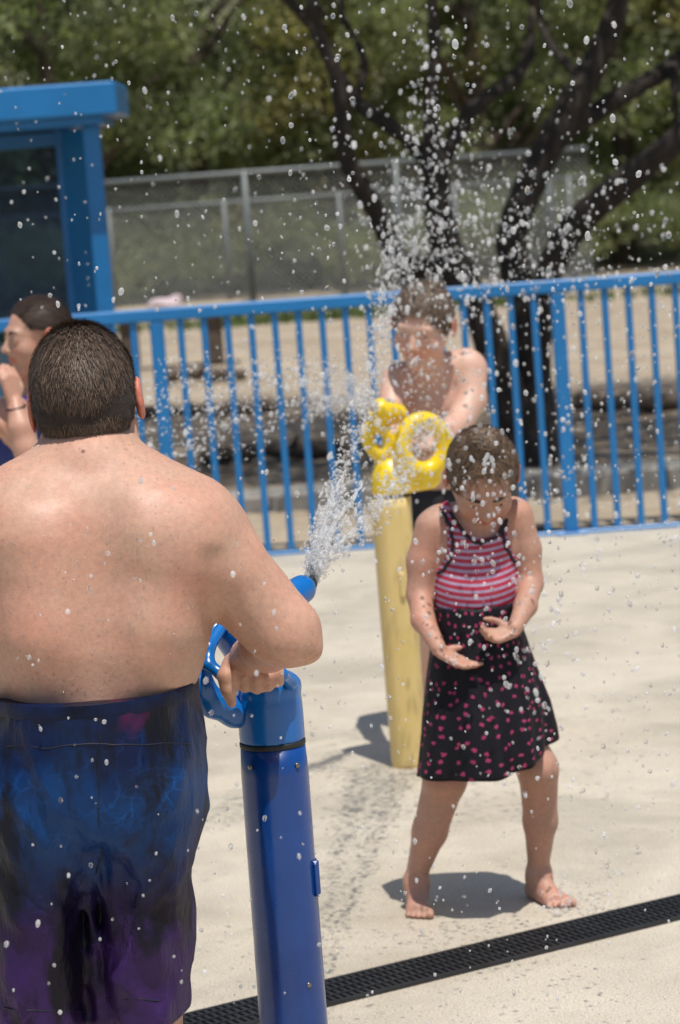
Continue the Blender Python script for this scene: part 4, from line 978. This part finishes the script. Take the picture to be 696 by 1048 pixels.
def rim(V, cond, name, m, parent, r=.0042):
    mb = MB()
    for a, b in cond:
        if len(a) > 2: mb.tube(spline(np.array(a), len(a)*3), r, 8)
    mb.build(name, m, parent, smooth=True)
def shell_pt(V, x, y):
    q = seam_line([(x, y)], V); return q[0] if q else None
curves = []
for c, rad, ex, a0, a1, sgn in ((nk, rg(32), .75, -165, -15, 1), (al, rg(22.5), .6, -75, 60, 1), (ar, rg(22.5), .6, 120, 255, 1)):
    P = []
    for a in np.linspace(R(a0), R(a1), 22):
        x = c[0]+math.cos(a)*rad*1.02; z = c[2]+math.sin(a)*rad/ex*1.02
        m = (np.hypot(V[:, 0]-x, V[:, 2]-z) < .010) & (V[:, 1] < YG+.04)
        if m.any(): P.append(V[m][np.argmin(V[m][:, 1])]+np.array([0, -.001, 0]))
    curves.append((P, None))
rim(V, curves, 'trim', MT['black'], top)
# skirt
ws = [(617, 486, 45, 41), (650, 489, 48, 44), (690, 492, 57, 50), (730, 496, 66, 57), (765, 498, 71, 62), (792, 498, 74, 65)]
nseg = 160; rows = 44; Vs = []; UV = []
for k in range(rows+1):
    t = k/rows; ys = 617+t*(161)
    cxp = np.interp(ys, [w[0] for w in ws], [w[1] for w in ws]); rx = np.interp(ys, [w[0] for w in ws], [w[2] for w in ws]); ry = np.interp(ys, [w[0] for w in ws], [w[3] for w in ws])
    c = g_(cxp, ys, -.005)
    for i in range(nseg):
        a = 2*math.pi*i/nseg; fold = 1+t*(.045*math.sin(a*7+1)+.03*math.sin(a*13+t*2))
        x = c[0]+math.cos(a)*rg(rx)*fold+t*t*.012*math.sin(a*3); y = c[1]+math.sin(a)*rg(ry+t*14)*fold
        z = c[2]+t*t*(.028*math.cos(a)+.012*math.sin(a*2+1))+.002*math.sin(a*9)
        Vs.append((x, y, z)); UV.append((i/nseg*1.6, t*.78))
Vs = np.array(Vs); Fs = np.array([(k*nseg+i, k*nseg+(i+1) % nseg, (k+1)*nseg+(i+1) % nseg, (k+1)*nseg+i) for k in range(rows) for i in range(nseg)])
Fs = Fs[:, ::-1]
sk = mk('skirt', Vs, Fs, MT['dots'], girl, uv=np.array(UV)); sm = sk.modifiers.new('solid', 'SOLIDIFY'); sm.thickness = .003; sm.offset = -1

# ---- boy
YO = YY+.42; sO = S(YO)
def b_(x, y, dy=0): return W(x, y, YO+dy)
def rb(px): return px/sO
B = Solid(.0046)
B.ell(b_(447, 410, .05), (rb(43), rb(30), rb(46)), .03); B.ell(b_(455, 455, .10), (rb(37), rb(30), rb(46)), .03); B.ell(b_(455, 505, .14), (rb(36), rb(31), rb(34)), .03)
B.cone(b_(412, 388, .03), b_(476, 375, .03), rb(18), rb(19), .03); B.cone(b_(440, 385, .02), b_(436, 362, -.03), rb(20), rb(18), .02)
hl = W(412, 462, YY+.0); hr_ = W(428, 463, YY+.02)
B.path([b_(405, 388, .02), b_(399, 425, -.08), b_(405, 452, -.26)], [rb(15), rb(13), rb(11)], .012); B.path([b_(405, 452, -.26), W(414, 464, YY+.05)], [rb(11), rb(8)], .01)
B.path([b_(481, 378, .02), b_(482, 410, -.02), b_(470, 432, -.08)], [rb(18), rb(15.5), rb(14)], .015); B.path([b_(470, 432, -.08), W(437, 459, YY+.08)], [rb(13.5), rb(9)], .012)
hand(B, W(436, 459, YY+.085), [-1, -.35, -.1], [0, -.5, -.85], rb(46), .9, 1, .06, .004)
hand(B, W(412, 462, YY+.08), [.2, -.8, .4], [0, .3, -1], rb(44), .9, -1, .06, .004)
for x, q in ((440, -1), (472, 1)):
    kn = np.array([b_(x, 600)[0]+q*.03, YO+.06, .40]); an = np.array([kn[0]+q*.03, YO+.12, .07])
    B.path([b_(x, 515, .13), kn], [.075, .05], .02); B.path([kn, an*.5+kn*.5+np.array([0, .012, 0]), an], [.047, .044, .028], .015); foot(B, an, (q*.25, -1, 0), .2, .028)
hb = Head(b_(432, 333, -.06), (-.40, -1, -.42), (.12, -.2, 1), rb(84), 1.03); hb.build(B)
boy, Vb, Fb = body(B, 'person', MT['skin_boy'], 'bare chested boy with wet dark hair standing behind the yellow water cannon', [hb], (b_(455, 500)[0], YO, 0))
hb.eyes(boy)
def keep_b(x, y, z): return np.maximum(np.maximum(y-.10-z*.45, -.20-z+.0*x), np.where(np.abs(x) > .30, y-.06, -1))
V, F = hb.cap(keep_b, .004, 1.05, lump=.003, freq=80)
V2, F2 = hb.strands(4200, keep_b, lambda q, v, r: np.array([q[0]*1.5+r.normal(0, .3), (1. if q[1] > -.15 else -.5), -.6+r.normal(0, .2)]), .045, .004, .05, 12, 1.04, clump=90, segs=5)
V4, F4 = hb.strands(2600, keep_b, lambda q, v, r: np.array([q[0]*1.5+r.normal(0, .3), .8, -.6]), .045, .0022, .05, 19, 1.045, segs=5)
hair(boy, (V, F), [(V2, F2), (V4, F4)], 'under_man', 'hair_boy')
B = Solid(.006); B.ell(b_(455, 512, .14), (rb(40), rb(35), rb(30)), .03)
for x, q in ((440, -1), (472, 1)): B.cone(b_(x, 520, .13), np.array([b_(x, 600)[0]+q*.025, YO+.075, .46]), .088, .082, .02)
zt3 = b_(455, 497)[2]
V, F = B.mesh(lambda F, X, Y, Z: np.maximum(np.maximum(F+.003*sinn(X*50, Y*50, Z*20, 17), Z-zt3), .43-Z)); mk('swim_shorts', V, F, MT['black'], boy)

# ---- woman
YW = 8.0; sW = S(YW)
def w_(x, y, dy=0): return W(x, y, YW+dy)
def rw(px): return px/sW
B = Solid(.0044)
B.cone(w_(36, 372, .03), w_(32, 415, .05), rw(18), rw(21), .02)
B.ell(w_(22, 462, .06), (rw(42), rw(40), rw(58)), .04); B.ell(w_(26, 540, .08), (rw(40), rw(38), rw(60)), .04); B.ell(w_(30, 600, .10), (rw(50), rw(46), rw(46)), .04)
B.cone(w_(10, 425, -.12), w_(45, 428, .20), rw(20), rw(20), .03)
B.path([w_(14, 428, -.14), w_(22, 448, -.20), w_(28, 460, -.24)], [rw(18), rw(14), rw(12.5)], .015)
B.path([w_(28, 466, -.24), w_(21, 438, -.23), w_(15, 412, -.20)], [rw(12.5), rw(12), rw(8)], .012)
hand(B, w_(14, 409, -.20), [-.12, .1, 1], [-.5, .5, -.1], rw(50), .85, -1, .05, .004)
B.path([w_(40, 430, .22), w_(20, 455, .12), w_(10, 440, -.14)], [rw(17), rw(13), rw(11)], .015); B.path([w_(10, 440, -.14), w_(-22, 430, -.22)], [rw(11), rw(8)], .01)
hand(B, w_(-22, 430, -.22), [-1, -.1, .3], [0, -.4, .8], rw(54), .5, 1, .06, .004)
for q in (-1, 1):
    kn = np.array([w_(30, 600)[0]-.05, YW+.10+q*.11, .46]); an = np.array([kn[0]+.10, kn[1], .08])
    B.path([np.array([w_(34, 620)[0], YW+.10+q*.08, w_(30, 612)[2]]), kn], [.095, .062], .03); B.path([kn, kn*.6+an*.4+np.array([.02, 0, 0]), an], [.058, .054, .034], .02); foot(B, an, (-1, q*.1, 0), .235, .034)
hw = Head(w_(36, 345, 0), (-1, -.50, -.08), (.05, 0, 1), rw(80), 1.0); hw.build(B)
woman, Vw, Fw = body(B, 'person', MT['skin_woman'], 'woman with dark hair pulled back and one hand at her mouth, at the left edge', [hw], (w_(30, 600)[0], YW+.08, 0))
hw.eyes(woman); hw.brows(woman, MT['hair_woman'])
def keep_w(x, y, z): return np.maximum(np.maximum(y-.11-z*.42, -.25-z), np.where(z < .12, y+.0, -1))
def wbun(B): B.ell(hw.p(0, -.50, .02), np.array([.13, .13, .15])*hw.H, .02)
V, F = hw.cap(keep_w, .004, 1.04, extra=wbun, lump=.0022, freq=90)
V2, F2 = hw.strands(7000, keep_w, lambda q, v, r: np.array([r.normal(0, .12), -1, -.25+r.normal(0, .14)]), .06, .0016, .05, 14, 1.06, segs=5)
hair(woman, (V, F), [(V2, F2)], 'under_man', 'hair_woman')
B = Solid(.005); e = .008
B.ell(w_(22, 462, .06), (rw(42)+e, rw(40)+e, rw(58)+e), .04); B.ell(w_(26, 540, .08), (rw(40)+e, rw(38)+e, rw(60)+e), .04); B.ell(w_(30, 600, .10), (rw(50)+e, rw(46)+e, rw(46)+e), .04)
B.cone(w_(20, 425, -.05), w_(40, 428, .14), rw(20)+e, rw(20)+e, .03)
zt4 = w_(22, 405)[2]
V, F = B.mesh(lambda F, X, Y, Z: np.maximum(F, Z-zt4)); mk('swimsuit', V, F, MT['bluedots'], woman)
mb = MB(); c = w_(17, 417, -.208); mb.tube(torus_path(c, nrm([1, .1, .15]), nrm([0, 1, .1]), rw(9.6), rw(9.6), 20), .0028, 8); mb.build('wristband', MT['black'], woman, smooth=True)

# ================================================================== WATER
def ico(sub):
    import bmesh
    bm = bmesh.new(); bmesh.ops.create_icosphere(bm, subdivisions=sub, radius=1); v = np.array([x.co[:] for x in bm.verts]); f = np.array([[q.index for q in x.verts] for x in bm.faces]); bm.free(); return v, f
IC = {1: ico(1), 2: ico(2)}
def drops(P, Rr, D, sub=1, elong=(1, 1.5), wob=.12, seed=0):
    """P centres, Rr radii, D travel directions -> one mesh of wobbly droplets"""
    r = np.random.default_rng(seed); v, f = IC[sub]; n = len(P); D = D/np.linalg.norm(D, axis=1)[:, None]; e = r.uniform(*elong, n)
    S1 = v[None]*(1+wob*r.normal(size=(n, len(v), 1))*.8)
    S1 = S1*Rr[:, None, None]; a = (S1*D[:, None, :]).sum(-1, keepdims=True); S1 = S1+a*D[:, None, :]*(e[:, None, None]-1)
    V = (P[:, None, :]+S1).reshape(-1, 3); F = (f[None]+np.arange(n)[:, None, None]*len(v)).reshape(-1, 3); return V, F
rw_ = np.random.default_rng(99)
def stream(ctrl, n, s0, s1, r0, r1, seed, power=1.0):
    """ctrl: list of world points; droplets strung along it, spreading from s0 to s1 metres"""
    r = np.random.default_rng(seed); P = spline(ctrl, 200); T = np.gradient(P, axis=0); t = r.uniform(0, 1, n)**power; i = (t*199).astype(int)
    lobes = .4*sinn(t*30, 0*t, 0*t, seed)
    sp = s0+(s1-s0)*t; c = P[i]+r.normal(size=(n, 3))*sp[:, None]*(1+.6*lobes[:, None])
    return c, (r0+(r1-r0)*t)*np.exp(r.normal(0, .45, n)), T[i]+r.normal(0, .25, (n, 3))*np.linalg.norm(T[i], axis=1)[:, None]
def px(m): return m/S(5.5)
N0 = nz+dn*.03
sets = [stream([N0, W(335, 520, 5.4), W(362, 445, 6.1), W(383, 370, 6.8), W(398, 300, 7.3), W(420, 235, 7.6)], 1900, .005, .030, .0022, .0036, 1, 1.15),
        stream([N0, W(345, 560, 5.4), W(385, 520, 6.2), W(415, 480, 7.0), W(445, 430, 7.7)], 1300, .006, .026, .0022, .0038, 2, .8),
        stream([N0, W(330, 545, 5.4), W(375, 480, 6.2), W(410, 420, 7.0), W(430, 350, 7.6)], 420, .008, .045, .0022, .003, 3, .8),
        stream([N0, W(322, 570, 5.0), W(336, 540, 5.15), W(352, 505, 5.3)], 900, .004, .022, .0022, .003, 4, 1)]
Pp = np.vstack([s[0] for s in sets]); Rr = np.concatenate([s[1] for s in sets]); Dd = np.vstack([s[2] for s in sets])
jet = drops(Pp, Rr*.68, Dd, 1, (1, 4.0), .15, 5)
mbj = MB()
for k in range(7):                                        # ropes of unbroken water near the nozzle
    e = W(345+rw_.uniform(-18, 40), 500+rw_.uniform(-20, 40), 5.4); P = spline([N0, N0*.5+e*.5+np.array([0, 0, .02]), e], 30)+rw_.normal(0, .0022, (30, 3))
    mbj.tube(P, np.abs(np.interp(np.linspace(0, 1, 30), [0, .3, 1], [.006, .005, .0015])*(1+.4*rw_.normal(size=30)))+.0006, 7)
Vj = np.vstack(mbj.V); Fj = [f for f in mbj.F]
tag(mk('water_jet', np.vstack([jet[0]]), jet[1], MT['jet'], origin=N0), 'fan of white water shooting up from the blue cannon', 'water', kind='stuff')
o = mk('water_strands', Vj, Fj, MT['jet'], origin=N0); tag(o, 'clear ropes of water leaving the blue nozzle', 'water', kind='stuff')
# yellow cannon's jet
N1 = nc+ndir*.012
sets = [stream([N1, W(372, 408, YY-.15), W(345, 398, YY-.3), W(300, 398, YY-.5), W(240, 412, YY-.8), W(150, 450, YY-1.1)], 1150, .005, .075, .003, .0032, 11, .75),
        stream([N1, W(372, 398, YY-.15), W(335, 383, YY-.3), W(290, 380, YY-.5), W(230, 388, YY-.8), W(145, 402, YY-1.1)], 650, .005, .05, .0028, .003, 12, .8),
        stream([N1, W(365, 412, YY-.15), W(340, 412, YY-.25), W(318, 418, YY-.35)], 700, .004, .022, .0028, .003, 13, 1),
        stream([W(250, 430, YY-.8), W(200, 445, YY-1.), W(140, 470, YY-1.2), W(90, 510, YY-1.4)], 350, .05, .08, .003, .0035, 14, 1)]
Pp = np.vstack([s[0] for s in sets]); Rr = np.concatenate([s[1] for s in sets]); Dd = np.vstack([s[2] for s in sets])
tag(mk('water_jet', *drops(Pp, Rr*.72, Dd, 1, (1, 2.4), .15, 6), MT['jet'], origin=N1), 'spray of water blown leftwards from the yellow cannon', 'water', kind='stuff')
# burst above the boy and girl
def cloud(n, cx_, cy_, sx, sy, Ya, Yb, rlo, rhi, seed, big=.08):
    r = np.random.default_rng(seed); x = r.normal(cx_, sx, n); y = r.normal(cy_, sy, n); Y = r.uniform(Ya, Yb, n)
    P = np.array([W(a, b, c) for a, b, c in zip(x, y, Y)]); ra = (rlo*np.exp(np.abs(r.normal(0, .8, n)))); ra = np.minimum(ra, rhi); return P, ra, np.stack([r.normal(0, .4, n), r.normal(0, .4, n), 1+0*x], 1)
def boxc(n, x0, x1, y0, y1, Ya, Yb, rlo, rhi, seed):
    r = np.random.default_rng(seed); x = r.uniform(x0, x1, n); y = r.uniform(y0, y1, n); Y = r.uniform(Ya, Yb, n)
    P = np.array([W(a, b, c) for a, b, c in zip(x, y, Y)]); ra = np.minimum(rlo*np.exp(np.abs(r.normal(0, .65, n))), rhi); return P, ra, np.stack([r.normal(0, .3, n), r.normal(0, .3, n), 1+0*x], 1)
sets = [cloud(260, 425, 240, 32, 45, 6.9, 8.2, .0019, .0085, 21), cloud(420, 505, 275, 55, 40, 6.8, 8.4, .0019, .0085, 22),
        cloud(300, 470, 180, 75, 60, 6.8, 8.2, .0020, .009, 23), cloud(230, 440, 340, 38, 55, 6.8, 7.8, .0018, .007, 24),
        cloud(110, 395, 455, 28, 50, 6.0, 7.4, .0026, .006, 25), cloud(260, 565, 235, 60, 40, 6.8, 8, .0020, .008, 26),
        boxc(300, 560, 700, 270, 560, 5.8, 9, .0019, .008, 27), boxc(170, 470, 600, 300, 520, 6.8, 7.8, .0022, .008, 28),
        cloud(120, 482, 470, 32, 40, 5.7, 6.3, .0024, .006, 29), cloud(110, 492, 560, 32, 50, 5.6, 6.3, .0022, .006, 30),
        cloud(70, 545, 690, 20, 60, 5.6, 6.4, .003, .007, 31), cloud(190, 437, 120, 16, 70, 6.8, 7.6, .0022, .0075, 32)]
Pp = np.vstack([s[0] for s in sets]); Rr = np.concatenate([s[1] for s in sets]); Dd = np.vstack([s[2] for s in sets])
tag(mk('water_spray', *drops(Pp, Rr*.82, Dd, 2, (.9, 1.7), .07, 7), MT['water'], origin=W(480, 250, 7)), 'burst of bright droplets hanging in front of the dark tree and the children', 'water', kind='stuff')
sets = [boxc(260, 0, 350, 0, 320, 4.6, 7.5, .0015, .0048, 41), boxc(320, 300, 696, 0, 300, 4.6, 8, .0016, .0055, 42), boxc(330, 200, 696, 560, 930, 4.8, 6.3, .0014, .0045, 43),
        boxc(120, 0, 340, 480, 1040, 3.6, 4.25, .0012, .0035, 44), boxc(120, 240, 696, 900, 1048, 4.7, 5.3, .0012, .0035, 45), boxc(110, 560, 696, 540, 900, 5, 6.6, .002, .005, 46)]
Pp = np.vstack([s[0] for s in sets]); Rr = np.concatenate([s[1] for s in sets]); Dd = np.vstack([s[2] for s in sets]); keepd = Pp[:, 2] > .02
tag(mk('falling_drops', *drops(Pp[keepd], Rr[keepd], Dd[keepd], 2, (.9, 1.8), .07, 8), MT['water'], origin=W(340, 400, 6)), 'scattered single drops falling all over the splash pad', 'water', kind='stuff')
# beads on the man's wet skin
r = np.random.default_rng(77)
fc = Vm[Fm].mean(1); e1 = Vm[Fm[:, 1]]-Vm[Fm[:, 0]]; e2 = Vm[Fm[:, 3]]-Vm[Fm[:, 0]]; fn_ = np.cross(e1, e2); fn_ /= np.linalg.norm(fn_, axis=1)[:, None]+1e-12
ok = (fc[:, 2] > ztopS+.01) & (fn_[:, 1] < .3) & (fc[:, 2] < m_(90, 450)[2]); idx = np.where(ok)[0]; pick = r.choice(idx, 3600, replace=False)
wgt = (.5+.5*sinn(fc[pick, 0]*9, fc[pick, 1]*14, fc[pick, 2]*14, 3)) > r.uniform(-.2, .9, len(pick)); pick = pick[wgt]
tag(mk('water_beads', *drops(fc[pick], np.minimum(.0008*np.exp(np.abs(r.normal(0, .4, len(pick)))), .0019), np.tile([0, 0, 1.], (len(pick), 1))+r.normal(0, .2, (len(pick), 3)), 1, (1, 1.6), .05, 9), MT['bead'], origin=m_(100, 600)), "tiny beads of water on the man's wet back", 'water', kind='stuff')
# splash by the girl's foot
q = G(588, 930); r = np.random.default_rng(88); n = 130; P = q+np.stack([r.normal(0, .05, n), r.normal(0, .05, n), np.abs(r.normal(0, .03, n))+.004], 1)
tag(mk('foot_splash', *drops(P, .0022*np.exp(r.normal(0, .4, n)), r.normal(size=(n, 3)), 2, (1, 1.5), .1, 10), MT['water'], origin=q), "small splash of water beside the girl's right-hand foot", 'water', kind='stuff')
